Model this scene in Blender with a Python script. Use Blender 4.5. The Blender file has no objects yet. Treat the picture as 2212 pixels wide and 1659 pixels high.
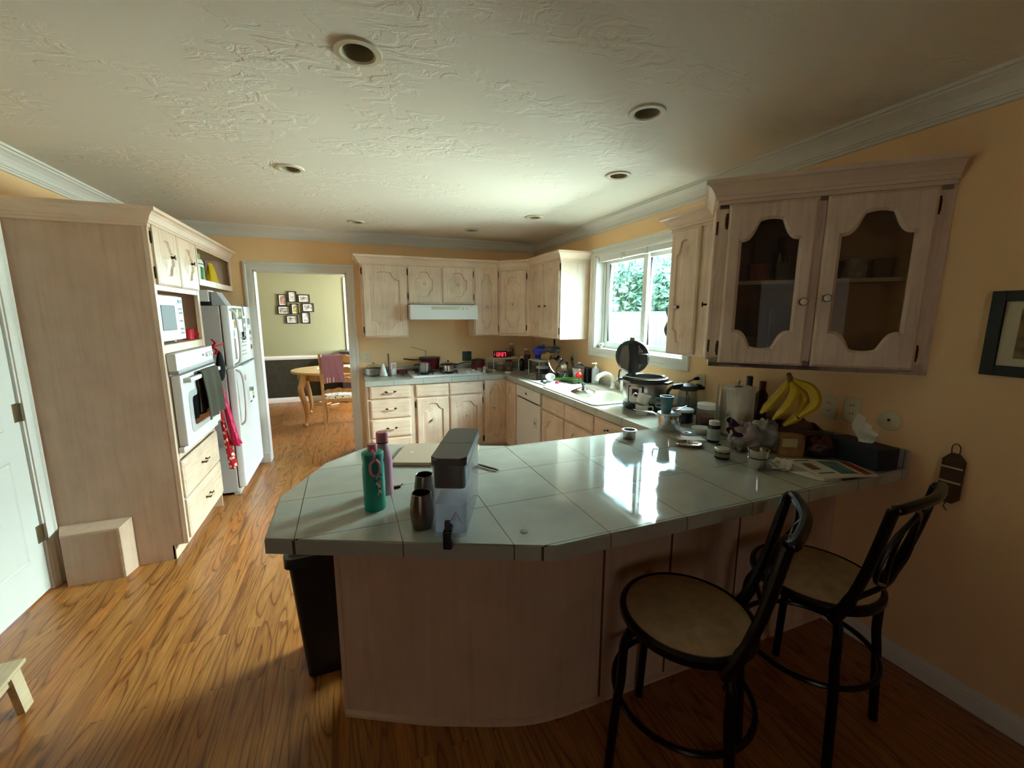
import bpy, bmesh, math, random
from mathutils import Vector, Matrix, Euler
R = math.radians
PI = math.pi
random.seed(7)
scn = bpy.context.scene
COL = scn.collection

# ------------------------------------------------------------------ camera
cam_d = bpy.data.cameras.new('camera')
cam = bpy.data.objects.new('camera', cam_d); COL.objects.link(cam)
cam_d.sensor_fit = 'HORIZONTAL'; cam_d.sensor_width = 36.0
cam_d.lens = 36.0 * 905.0 / 2212.0
cam_d.clip_start = 0.02; cam_d.clip_end = 200
cam.location = (0, 0, 1.575)
_p, _r, _y = R(9.37), R(0.11), R(21.4)
_f = Vector((math.sin(_y), math.cos(_y), 0)); _rt = Vector((math.cos(_y), -math.sin(_y), 0)); _up = Vector((0, 0, 1))
_f2 = _f * math.cos(_p) - _up * math.sin(_p); _u2 = _up * math.cos(_p) + _f * math.sin(_p)
_r3 = _rt * math.cos(_r) + _u2 * math.sin(_r); _u3 = _u2 * math.cos(_r) - _rt * math.sin(_r)
cam.rotation_euler = Matrix((_r3, _u3, -_f2)).transposed().to_euler()
scn.camera = cam

# ------------------------------------------------------------------ view, world, daylight
scn.view_settings.view_transform = 'Standard'
scn.view_settings.look = 'None'
scn.view_settings.exposure = 0.5
scn.view_settings.gamma = 1.0
scn.view_settings.use_curve_mapping = False
scn.cycles.use_denoising = True
scn.cycles.max_bounces = 8
scn.cycles.diffuse_bounces = 5
scn.cycles.glossy_bounces = 5
scn.cycles.transmission_bounces = 6
scn.cycles.transparent_max_bounces = 12
scn.cycles.sample_clamp_indirect = 6.0
scn.cycles.caustics_reflective = False
scn.cycles.caustics_refractive = False
SKY = 22.0          # strength of the plain sky
WINDOW_SKY = 4200   # daylight falling in from the sky over the garden
GARDEN = 4500        # light thrown up by the sunlit ground outside
REAR_FILL = 30          # weak fill lamp added in the unseen rear room, no window there
GLOW = 1900         # brightest part of the sky straight outside the window
DINING = 26        # dining room window
wd = bpy.data.worlds.new('sky'); scn.world = wd; wd.use_nodes = True
_n = wd.node_tree.nodes; _l = wd.node_tree.links
_bg = _n['Background']
_tc = _n.new('ShaderNodeTexCoord'); _sx = _n.new('ShaderNodeSeparateXYZ'); _rmp = _n.new('ShaderNodeValToRGB')
_l.new(_tc.outputs['Generated'], _sx.inputs[0]); _l.new(_sx.outputs['Z'], _rmp.inputs[0]); _l.new(_rmp.outputs[0], _bg.inputs[0])
_rmp.color_ramp.elements[0].position = 0.0; _rmp.color_ramp.elements[0].color = (0.62, 0.78, 0.86, 1)
_rmp.color_ramp.elements[1].position = 0.5; _rmp.color_ramp.elements[1].color = (0.42, 0.66, 0.95, 1)
_bg.inputs[1].default_value = SKY

def area(name, loc, target, sx, sy, power, col):
    d = bpy.data.lights.new(name, 'AREA'); d.shape = 'RECTANGLE'; d.size = sx; d.size_y = sy
    d.energy = power; d.color = col
    o = bpy.data.objects.new(name, d); COL.objects.link(o); o.location = loc
    o.rotation_euler = (Vector(target) - Vector(loc)).to_track_quat('-Z', 'Y').to_euler()
    return o
area('sky_daylight', (5.2, 3.2, 4.5), (1.6, 2.9, 1.5), 7.0, 3.0, WINDOW_SKY, (1.0, 0.975, 1.0))
area('sky_glow', (4.6, 2.9, 3.3), (1.2, 2.9, 1.2), 2.6, 2.2, GLOW, (0.98, 0.985, 1.0))
area('garden_bounce', (6.0, 3.0, -0.25), (2.6, 3.0, 1.9), 5.0, 6.0, GARDEN, (1.0, 0.955, 0.93))
area('rear_fill', (-4.0, -7.3, 1.6), (0.3, 1.5, 1.0), 1.8, 1.8, REAR_FILL, (1.0, 0.93, 0.82))
area('dining_daylight', (2.6, 6.9, 1.9), (-0.8, 7.2, 0.9), 1.6, 1.4, DINING, (1.0, 0.98, 0.9))

# ------------------------------------------------------------------ helpers
def lin(c):
    def f(v):
        v /= 255.0
        return v / 12.92 if v <= 0.04045 else ((v + 0.055) / 1.055) ** 2.4
    return (f(c[0]), f(c[1]), f(c[2]), 1.0)

def _mat(name):
    m = bpy.data.materials.new(name); m.use_nodes = True
    nt = m.node_tree
    return m, nt, nt.nodes, nt.links, nt.nodes['Principled BSDF']

def pm(name, col, rough=0.5, metal=0.0, trans=0.0, ior=1.45, noise=0.0, nscale=20.0, bump=0.0, bscale=60.0, coat=0.0, alpha=1.0, emit=None, estr=1.0, spec=None):
    """plain procedural material: principled with optional mottling and bump"""
    m, nt, n, l, b = _mat(name)
    b.inputs['Base Color'].default_value = lin(col)
    b.inputs['Roughness'].default_value = rough
    b.inputs['Metallic'].default_value = metal
    b.inputs['Transmission Weight'].default_value = trans
    b.inputs['IOR'].default_value = ior
    b.inputs['Coat Weight'].default_value = coat
    b.inputs['Alpha'].default_value = alpha
    if spec is not None: b.inputs['Specular IOR Level'].default_value = spec
    if emit:
        b.inputs['Emission Color'].default_value = lin(emit); b.inputs['Emission Strength'].default_value = estr
    if noise or bump:
        tc = n.new('ShaderNodeTexCoord')
    if noise:
        t = n.new('ShaderNodeTexNoise'); t.inputs['Scale'].default_value = nscale; t.inputs['Detail'].default_value = 5
        l.new(tc.outputs['Object'], t.inputs['Vector'])
        r = n.new('ShaderNodeValToRGB'); c = lin(col)
        r.color_ramp.elements[0].position = 0.3; r.color_ramp.elements[1].position = 0.7
        r.color_ramp.elements[0].color = tuple(max(0, v * (1 - noise)) for v in c[:3]) + (1,)
        r.color_ramp.elements[1].color = tuple(min(1, v * (1 + noise)) for v in c[:3]) + (1,)
        l.new(t.outputs['Fac'], r.inputs[0]); l.new(r.outputs[0], b.inputs['Base Color'])
    if bump:
        t2 = n.new('ShaderNodeTexNoise'); t2.inputs['Scale'].default_value = bscale; t2.inputs['Detail'].default_value = 4
        l.new(tc.outputs['Object'], t2.inputs['Vector'])
        bp = n.new('ShaderNodeBump'); bp.inputs['Strength'].default_value = bump; bp.inputs['Distance'].default_value = 0.004
        l.new(t2.outputs['Fac'], bp.inputs['Height']); l.new(bp.outputs[0], b.inputs['Normal'])
    return m

def ramp(n, stops):
    r = n.new('ShaderNodeValToRGB'); e = r.color_ramp.elements
    while len(e) < len(stops): e.new(0.5)
    for k, (p, c) in enumerate(stops): e[k].position = p; e[k].color = lin(c)
    return r

def wood(name, c1, c2, c3, axis='Z', scale=1.0, rough=0.45, streak=0.5):
    """timber with fine stretched grain and soft blotches; axis = grain direction"""
    m, nt, n, l, b = _mat(name)
    tc = n.new('ShaderNodeTexCoord'); mp = n.new('ShaderNodeMapping')
    s = {'X': (0.06, 1, 1), 'Y': (1, 0.06, 1), 'Z': (1, 1, 0.06)}[axis]
    mp.inputs['Scale'].default_value = tuple(v * 60 * scale for v in s)
    l.new(tc.outputs['Object'], mp.inputs['Vector'])
    t = n.new('ShaderNodeTexNoise'); t.inputs['Scale'].default_value = 1.0; t.inputs['Detail'].default_value = 6; t.inputs['Distortion'].default_value = 0.6
    l.new(mp.outputs[0], t.inputs['Vector'])
    t2 = n.new('ShaderNodeTexNoise'); t2.inputs['Scale'].default_value = 5.0; t2.inputs['Detail'].default_value = 3
    l.new(tc.outputs['Object'], t2.inputs['Vector'])
    r = ramp(n, [(0.28, c3), (0.45, c1), (0.7, c2)])
    l.new(t.outputs['Fac'], r.inputs[0])
    mx = n.new('ShaderNodeMix'); mx.data_type = 'RGBA'; mx.blend_type = 'MULTIPLY'; mx.inputs['Factor'].default_value = streak
    r2 = ramp(n, [(0.3, (200, 190, 180)), (0.65, (255, 255, 255))])
    l.new(t2.outputs['Fac'], r2.inputs[0])
    l.new(r.outputs[0], mx.inputs[6]); l.new(r2.outputs[0], mx.inputs[7]); l.new(mx.outputs[2], b.inputs['Base Color'])
    b.inputs['Roughness'].default_value = rough
    bp = n.new('ShaderNodeBump'); bp.inputs['Strength'].default_value = 0.08; bp.inputs['Distance'].default_value = 0.002
    l.new(t.outputs['Fac'], bp.inputs['Height']); l.new(bp.outputs[0], b.inputs['Normal'])
    return m

def glass(name, col=(255, 255, 255), tint=0.9, rough=0.02, milk=0.0, ior=1.45):
    """thin clear pane: mostly transparent with fresnel reflection"""
    m = bpy.data.materials.new(name); m.use_nodes = True
    n = m.node_tree.nodes; l = m.node_tree.links; n.clear()
    o = n.new('ShaderNodeOutputMaterial'); mix = n.new('ShaderNodeMixShader'); tr = n.new('ShaderNodeBsdfTransparent'); gl = n.new('ShaderNodeBsdfGlossy')
    fr = n.new('ShaderNodeFresnel'); ge = n.new('ShaderNodeNewGeometry'); mr = n.new('ShaderNodeMapRange'); mr.inputs[3].default_value = ior; mr.inputs[4].default_value = 1 / ior
    l.new(ge.outputs['Backfacing'], mr.inputs[0]); l.new(mr.outputs[0], fr.inputs[0])
    c = lin(col); tr.inputs[0].default_value = (c[0] * tint, c[1] * tint, c[2] * tint, 1); gl.inputs['Roughness'].default_value = rough
    l.new(fr.outputs[0], mix.inputs[0]); l.new(tr.outputs[0], mix.inputs[1]); l.new(gl.outputs[0], mix.inputs[2])
    if milk:
        df = n.new('ShaderNodeBsdfDiffuse'); tl = n.new('ShaderNodeBsdfTranslucent'); a1 = n.new('ShaderNodeAddShader'); m2 = n.new('ShaderNodeMixShader')
        df.inputs[0].default_value = (c[0] * .3, c[1] * .3, c[2] * .3, 1); tl.inputs[0].default_value = (c[0] * .65, c[1] * .65, c[2] * .65, 1)
        l.new(df.outputs[0], a1.inputs[0]); l.new(tl.outputs[0], a1.inputs[1]); m2.inputs[0].default_value = milk
        l.new(mix.outputs[0], m2.inputs[1]); l.new(a1.outputs[0], m2.inputs[2]); l.new(m2.outputs[0], o.inputs[0])
    else: l.new(mix.outputs[0], o.inputs[0])
    return m

class MB:
    """collects shapes into one bmesh; build() links them as ONE mesh object"""
    def __init__(s, M=None):
        s.bm = bmesh.new(); s.mats = []; s.mi = 0; s.wn = False; s.M = M or Matrix()
    def mat(s, m):
        if m not in s.mats: s.mats.append(m)
        s.mi = s.mats.index(m); return s
    def v(s, p): return s.bm.verts.new(s.M @ Vector(p))
    def f(s, vs):
        try:
            f = s.bm.faces.new(vs); f.material_index = s.mi; return f
        except ValueError: return None
    def face(s, pts): return s.f([s.v(p) for p in pts])
    def box(s, x0, x1, y0, y1, z0, z1, bev=0, seg=2):
        x0, x1 = min(x0, x1), max(x0, x1); y0, y1 = min(y0, y1), max(y0, y1); z0, z1 = min(z0, z1), max(z0, z1)
        vs = [s.v(p) for p in ((x0, y0, z0), (x1, y0, z0), (x1, y1, z0), (x0, y1, z0), (x0, y0, z1), (x1, y0, z1), (x1, y1, z1), (x0, y1, z1))]
        fs = [s.f([vs[i] for i in q]) for q in ((3, 2, 1, 0), (4, 5, 6, 7), (0, 1, 5, 4), (1, 2, 6, 5), (2, 3, 7, 6), (3, 0, 4, 7))]
        if bev:
            s.wn = True
            es = list({e for f in fs for e in f.edges})
            r = bmesh.ops.bevel(s.bm, geom=es, offset=bev, segments=seg, affect='EDGES', profile=0.5)
            for f in r['faces']: f.material_index = s.mi
        return s
    def loop(s, pts): return [s.v(p) for p in pts]
    def bridge(s, a, b, closed=True):
        n = len(a); r = range(n if closed else n - 1)
        for i in r: s.f([a[i], a[(i + 1) % n], b[(i + 1) % n], b[i]])
    def prism(s, poly, z0, z1, bev=0):
        a = s.loop([(x, y, z0) for x, y in poly]); b = s.loop([(x, y, z1) for x, y in poly])
        s.bridge(a, b); f0 = s.f(a[::-1]); f1 = s.f(b)
        if bev and f1:
            s.wn = True
            r = bmesh.ops.bevel(s.bm, geom=list(f1.edges), offset=bev, segments=2, affect='EDGES')
            for f in r['faces']: f.material_index = s.mi
        return s
    def prism_y(s, poly, y0, y1):
        a = s.loop([(x, y0, z) for x, z in poly]); b = s.loop([(x, y1, z) for x, z in poly])
        s.bridge(a, b); s.f(a[::-1]); s.f(b); return s
    def lathe(s, prof, c=(0, 0, 0), n=24, sx=1, sy=1, T=None):
        """profile [(r, z)...] turned round Z at c"""
        T = T or Matrix(); c = Vector(c); rings = []
        for r, z in prof:
            if r < 1e-6: rings.append([s.v(c + T @ Vector((0, 0, z)))])
            else: rings.append([s.v(c + T @ Vector((r * sx * math.cos(2 * PI * k / n), r * sy * math.sin(2 * PI * k / n), z))) for k in range(n)])
        for a, b in zip(rings, rings[1:]):
            if len(a) == 1 and len(b) == 1: continue
            for k in range(n):
                j = (k + 1) % n
                if len(a) == 1: s.f([a[0], b[j], b[k]])
                elif len(b) == 1: s.f([a[k], a[j], b[0]])
                else: s.f([a[k], a[j], b[j], b[k]])
        return s
    def cyl(s, p0, p1, r0, r1=None, n=16, caps=True):
        p0, p1 = Vector(p0), Vector(p1); r1 = r0 if r1 is None else r1
        d = p1 - p0; T = d.to_track_quat('Z', 'Y').to_matrix()
        pr = [(r0, 0), (r1, d.length)]
        if caps: pr = [(0, 0)] + pr + [(0, d.length)]
        return s.lathe(pr, p0, n, T=T)
    def tube(s, pts, r, n=8, closed=False, caps=True, flat=1.0):
        pts = [Vector(p) for p in pts]; N = len(pts)
        rs = r if isinstance(r, (list, tuple)) else [r] * N
        rings = []; up = None
        for i, p in enumerate(pts):
            if closed: t = pts[(i + 1) % N] - pts[i - 1]
            else: t = pts[min(i + 1, N - 1)] - pts[max(i - 1, 0)]
            t.normalize()
            if up is None:
                up = Vector((0, 0, 1)) if abs(t.z) < 0.9 else Vector((1, 0, 0))
            a = t.cross(up)
            if a.length < 1e-4: a = t.cross(Vector((0.3, 1, 0.2)))
            a.normalize(); b2 = a.cross(t).normalized(); up = b2
            rings.append([s.v(p + a * (rs[i] * math.cos(2 * PI * k / n)) + b2 * (rs[i] * flat * math.sin(2 * PI * k / n))) for k in range(n)])
        for a, b in zip(rings, rings[1:]): s.bridge(a, b)
        if closed: s.bridge(rings[-1], rings[0])
        elif caps: s.f(rings[0][::-1]); s.f(rings[-1])
        return s
    def ell(s, c, r, n=16, m=10, T=None):
        if not isinstance(r, (tuple, list)): r = (r, r, r)
        T = T or Matrix(); pr = [(math.sin(PI * k / m), -math.cos(PI * k / m)) for k in range(m + 1)]
        D = Matrix.Diagonal((r[0], r[1], r[2])).to_4x4()
        return s.lathe([(0 if k in (0, m) else a, b) for k, (a, b) in enumerate(pr)], c, n, T=(T.to_4x4() @ D))
    def sweep(s, path, prof, closed=False, caps=True):
        """profile [(out, z)...] swept along a plan path with mitred corners; out = to the right of travel"""
        P = [Vector((x, y)) for x, y in path]; N = len(P); rows = []
        def nrm(a, b):
            d = (b - a).normalized(); return Vector((d.y, -d.x))
        for i in range(N):
            if closed or 0 < i < N - 1:
                n1 = nrm(P[i - 1], P[i]); n2 = nrm(P[i], P[(i + 1) % N]); m = (n1 + n2); m = m / max(m.dot(n1), 0.2)
            elif i == 0: m = nrm(P[0], P[1])
            else: m = nrm(P[-2], P[-1])
            rows.append([s.v((P[i].x + m.x * o, P[i].y + m.y * o, z)) for o, z in prof])
        n = len(prof)
        R_ = list(zip(rows, rows[1:])) + ([(rows[-1], rows[0])] if closed else [])
        for a, b in R_:
            for k in range(n): s.f([a[k], a[(k + 1) % n], b[(k + 1) % n], b[k]])
        if not closed and caps: s.f(rows[0][::-1]); s.f(rows[-1])
        return s
    def cloth(s, fn, nu, nv, t=0.004):
        """sheet p = fn(u, v), given thickness by a back layer"""
        g = [[Vector(fn(i / nu, j / nv)) for j in range(nv + 1)] for i in range(nu + 1)]
        A = [[s.v(p) for p in r] for r in g]; B = []
        for i in range(nu + 1):
            row = []
            for j in range(nv + 1):
                du = g[min(i + 1, nu)][j] - g[max(i - 1, 0)][j]; dv = g[i][min(j + 1, nv)] - g[i][max(j - 1, 0)]
                nn = du.cross(dv); nn = nn.normalized() if nn.length > 1e-9 else Vector((0, 0, 1))
                row.append(s.v(g[i][j] - nn * t))
            B.append(row)
        for i in range(nu):
            for j in range(nv):
                s.f([A[i][j], A[i + 1][j], A[i + 1][j + 1], A[i][j + 1]]); s.f([B[i][j], B[i][j + 1], B[i + 1][j + 1], B[i + 1][j]])
        ring = [(i, 0) for i in range(nu)] + [(nu, j) for j in range(nv)] + [(i, nv) for i in range(nu, 0, -1)] + [(0, j) for j in range(nv, 0, -1)]
        for k in range(len(ring)):
            (a, b), (c, d) = ring[k], ring[(k + 1) % len(ring)]
            s.f([A[a][b], B[a][b], B[c][d], A[c][d]])
        return s
    def build(s, name, m=None, parent=None, smooth=35, label=None):
        if m is not None and not s.mats: s.mats = [m]
        bmesh.ops.remove_doubles(s.bm, verts=s.bm.verts, dist=1e-5)
        bmesh.ops.recalc_face_normals(s.bm, faces=s.bm.faces)
        me = bpy.data.meshes.new(name); s.bm.to_mesh(me); s.bm.free()
        for mm in s.mats: me.materials.append(mm)
        if smooth:
            me.polygons.foreach_set('use_smooth', [True] * len(me.polygons))
            me.set_sharp_from_angle(angle=R(smooth))
        o = bpy.data.objects.new(name, me); COL.objects.link(o)
        if s.wn and smooth:
            w = o.modifiers.new('weighted', 'WEIGHTED_NORMAL'); w.keep_sharp = True
        if parent is not None: o.parent = parent
        if label: o['label'] = label
        return o

def thing(name, label, cat, loc=(0, 0, 0), rz=0, group=None, rot=None):
    o = bpy.data.objects.new(name, None); COL.objects.link(o); o.empty_display_size = 0.05
    o.location = loc; o.rotation_euler = rot if rot else (0, 0, rz)
    return tag(o, label, cat, group)
def tag(o, label, cat, group=None):
    o['label'] = label; o['category'] = cat
    if group: o['group'] = group
    return o
def struct(o):
    o['kind'] = 'structure'; return o
def dup(root, loc, rz=0, label=None, group=None, rot=None):
    r = root.copy(); COL.objects.link(r); r.location = loc; r.rotation_euler = rot if rot else (0, 0, rz)
    if label: r['label'] = label
    if group: r['group'] = group
    def kids(o, p):
        for ch in [c for c in bpy.data.objects if c.parent == o]:
            c = ch.copy(); COL.objects.link(c); c.parent = p; kids(ch, c)
    kids(root, r)
    return r
def put(o, loc, rz=0, rot=None):
    o.location = loc; o.rotation_euler = rot if rot else (0, 0, rz); return o
def circ(cx, cy, r, n=24, a0=0, a1=2 * PI, ry=None):
    ry = ry or r
    return [(cx + r * math.cos(a0 + (a1 - a0) * k / n), cy + ry * math.sin(a0 + (a1 - a0) * k / n)) for k in range(n)]
def rrect(x0, x1, y0, y1, r, n=5):
    o = []
    for cx, cy, a in ((x1 - r, y1 - r, 0), (x0 + r, y1 - r, 90), (x0 + r, y0 + r, 180), (x1 - r, y0 + r, 270)):
        for k in range(n + 1): o.append((cx + r * math.cos(R(a + 90 * k / n)), cy + r * math.sin(R(a + 90 * k / n))))
    return o
def spline(pts, n=8):
    """Catmull-Rom through points"""
    P = [Vector(p) for p in pts]; P = [2 * P[0] - P[1]] + P + [2 * P[-1] - P[-2]]; out = []
    for i in range(1, len(P) - 2):
        a, b, c, d = P[i - 1:i + 3]
        for k in range(n):
            t = k / n
            out.append(0.5 * ((2 * b) + (c - a) * t + (2 * a - 5 * b + 4 * c - d) * t * t + (3 * b - a - 3 * c + d) * t ** 3))
    out.append(P[-2]); return out
# ------------------------------------------------------------------ materials
PICK = wood('pickled_oak', (222, 197, 172), (230, 208, 185), (205, 178, 153), 'Z', 1.0, 0.42, .4)
PICKH = wood('pickled_oak_level', (222, 197, 172), (230, 208, 185), (205, 178, 153), 'X', 1.0, 0.42, .4)
PICKC = pm('pickled_oak_moulding', (222, 198, 174), .42, noise=.05, nscale=5)
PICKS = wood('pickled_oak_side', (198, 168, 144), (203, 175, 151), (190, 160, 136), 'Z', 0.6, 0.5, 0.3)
DARKIN = pm('cabinet_inside', (120, 100, 84), 0.7)
BRASS = pm('dark_brass', (70, 54, 36), 0.35, 0.9)
CERAM = pm('ceramic_button', (222, 205, 184), 0.25)
WHITE = pm('white_paint', (226, 224, 216), 0.4)
WTRIM = pm('white_trim', (224, 220, 210), 0.45)
APPL = pm('white_enamel', (226, 226, 223), 0.42)
APPLG = pm('appliance_side', (186, 178, 172), 0.5)
BLACK = pm('black_plastic', (14, 14, 15), 0.4)
SOFTBLK = pm('black_satin', (24, 23, 22), 0.55)
STEEL = pm('brushed_steel', (176, 172, 166), 0.28, 1.0)
CHROME = pm('polished_steel', (205, 203, 200), 0.1, 1.0)
GLASS = glass('clear_glass')
PANE = glass('window_pane', (236, 250, 246), 0.97)
SMOKED = glass('cabinet_pane', (236, 230, 220), 0.94, 0.02, .06, 1.12)
REDC = pm('red_plastic', (190, 22, 40), 0.4)
PAPER = pm('paper', (232, 230, 224), 0.8)
CREAMP = pm('cream_plastic', (222, 208, 172), 0.4)

WALLM = pm('peach_wall_paint', (243, 203, 152), 0.75, noise=0.03, nscale=3, bump=0.05, bscale=120)
OLIVE = pm('olive_wall_paint', (142, 142, 108), 0.8, noise=0.02, nscale=3)
DARKPAPER = pm('dark_wallpaper', (44, 42, 28), 0.7, noise=0.3, nscale=14)

def ceiling_mat():
    m, nt, n, l, b = _mat('knockdown_ceiling')
    b.inputs['Base Color'].default_value = lin((238, 233, 218)); b.inputs['Roughness'].default_value = 0.7
    tc = n.new('ShaderNodeTexCoord'); mp = n.new('ShaderNodeMapping'); mp.inputs['Scale'].default_value = (1, 1.5, 1); mp.inputs['Rotation'].default_value = (0, 0, 0.5)
    l.new(tc.outputs['Object'], mp.inputs['Vector'])
    a = n.new('ShaderNodeTexNoise'); a.inputs['Scale'].default_value = 2.0; a.inputs['Detail'].default_value = 2
    c = n.new('ShaderNodeTexNoise'); c.inputs['Scale'].default_value = 8; c.inputs['Detail'].default_value = 5; c.inputs['Distortion'].default_value = 1.2
    d = n.new('ShaderNodeTexNoise'); d.inputs['Scale'].default_value = 45; d.inputs['Detail'].default_value = 3; d.inputs['Distortion'].default_value = 0.8
    for t in (a, c, d): l.new(mp.outputs[0], t.inputs['Vector'])
    ra = n.new('ShaderNodeValToRGB'); ra.color_ramp.elements[0].position = 0.45; ra.color_ramp.elements[1].position = 0.64
    rc = n.new('ShaderNodeValToRGB'); rc.color_ramp.elements[0].position = 0.47; rc.color_ramp.elements[1].position = 0.56
    l.new(a.outputs['Fac'], ra.inputs[0]); l.new(c.outputs['Fac'], rc.inputs[0])
    mu = n.new('ShaderNodeMath'); mu.operation = 'MULTIPLY'; l.new(ra.outputs[0], mu.inputs[0]); l.new(rc.outputs[0], mu.inputs[1])
    m2 = n.new('ShaderNodeMath'); m2.operation = 'MULTIPLY'; l.new(d.outputs['Fac'], m2.inputs[0]); l.new(mu.outputs[0], m2.inputs[1])
    ad = n.new('ShaderNodeMath'); ad.operation = 'ADD'; l.new(m2.outputs[0], ad.inputs[0]); l.new(mu.outputs[0], ad.inputs[1])
    bp = n.new('ShaderNodeBump'); bp.inputs['Strength'].default_value = 0.4; bp.inputs['Distance'].default_value = 0.006
    l.new(ad.outputs[0], bp.inputs['Height']); l.new(bp.outputs[0], b.inputs['Normal'])
    return m
CEIL = ceiling_mat()

def floor_mat():
    m, nt, n, l, b = _mat('oak_strip_floor')
    tc = n.new('ShaderNodeTexCoord'); mp = n.new('ShaderNodeMapping'); mp.inputs['Rotation'].default_value = (0, 0, R(90))
    l.new(tc.outputs['Object'], mp.inputs['Vector'])
    br = n.new('ShaderNodeTexBrick'); br.offset = 0.37; br.inputs['Scale'].default_value = 1.0
    br.inputs['Brick Width'].default_value = 0.95; br.inputs['Row Height'].default_value = 0.07
    br.inputs['Mortar Size'].default_value = 0.0006; br.inputs['Mortar Smooth'].default_value = 0.2; br.inputs['Bias'].default_value = 0.0
    br.inputs['Color1'].default_value = (0, 0, 0, 1); br.inputs['Color2'].default_value = (1, 1, 1, 1); br.inputs['Mortar'].default_value = (0.5, 0.5, 0.5, 1)
    l.new(mp.outputs[0], br.inputs['Vector'])
    # per-board shift of the grain
    sc = n.new('ShaderNodeVectorMath'); sc.operation = 'SCALE'; sc.inputs['Scale'].default_value = 9.0; l.new(br.outputs['Color'], sc.inputs[0])
    av = n.new('ShaderNodeVectorMath'); av.operation = 'ADD'; l.new(tc.outputs['Object'], av.inputs[0]); l.new(sc.outputs[0], av.inputs[1])
    m2 = n.new('ShaderNodeMapping'); m2.inputs['Scale'].default_value = (12, 1.3, 12); l.new(av.outputs[0], m2.inputs['Vector'])
    no = n.new('ShaderNodeTexNoise'); no.inputs['Scale'].default_value = 0.55; no.inputs['Detail'].default_value = 1.5; no.inputs['Distortion'].default_value = 0.3; l.new(m2.outputs[0], no.inputs['Vector'])
    mm = n.new('ShaderNodeMath'); mm.operation = 'MULTIPLY'; mm.inputs[1].default_value = 13.0; l.new(no.outputs['Fac'], mm.inputs[0])
    fr = n.new('ShaderNodeMath'); fr.operation = 'FRACT'; l.new(mm.outputs[0], fr.inputs[0])
    gr = ramp(n, [(0.0, (116, 73, 34)), (0.13, (160, 111, 60)), (0.5, (176, 127, 72)), (0.9, (168, 118, 65)), (1.0, (116, 73, 34))])
    l.new(fr.outputs[0], gr.inputs[0])
    m3 = n.new('ShaderNodeMapping'); m3.inputs['Scale'].default_value = (260, 9, 260); l.new(av.outputs[0], m3.inputs['Vector'])
    fi = n.new('ShaderNodeTexNoise'); fi.inputs['Scale'].default_value = 1.0; fi.inputs['Detail'].default_value = 3; l.new(m3.outputs[0], fi.inputs['Vector'])
    fr2 = ramp(n, [(0.3, (205, 190, 172)), (0.62, (255, 252, 248))]); l.new(fi.outputs['Fac'], fr2.inputs[0])
    mx = n.new('ShaderNodeMix'); mx.data_type = 'RGBA'; mx.blend_type = 'MULTIPLY'; mx.inputs['Factor'].default_value = 1.0
    l.new(gr.outputs[0], mx.inputs[6]); l.new(fr2.outputs[0], mx.inputs[7])
    tn = ramp(n, [(0.0, (222, 205, 190)), (0.5, (252, 246, 238)), (1.0, (255, 232, 205))]); l.new(br.outputs['Color'], tn.inputs[0])
    mx2 = n.new('ShaderNodeMix'); mx2.data_type = 'RGBA'; mx2.blend_type = 'MULTIPLY'; mx2.inputs['Factor'].default_value = 1.0
    l.new(mx.outputs[2], mx2.inputs[6]); l.new(tn.outputs[0], mx2.inputs[7])
    mx3 = n.new('ShaderNodeMix'); mx3.data_type = 'RGBA'; l.new(br.outputs['Fac'], mx3.inputs['Factor']); l.new(mx2.outputs[2], mx3.inputs[6]); mx3.inputs[7].default_value = lin((92, 56, 24))
    l.new(mx3.outputs[2], b.inputs['Base Color'])
    b.inputs['Roughness'].default_value = 0.3
    bp = n.new('ShaderNodeBump'); bp.inputs['Strength'].default_value = 0.06; bp.inputs['Distance'].default_value = 0.002; l.new(fi.outputs['Fac'], bp.inputs['Height']); l.new(bp.outputs[0], b.inputs['Normal'])
    return m
FLOORM = floor_mat()

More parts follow.
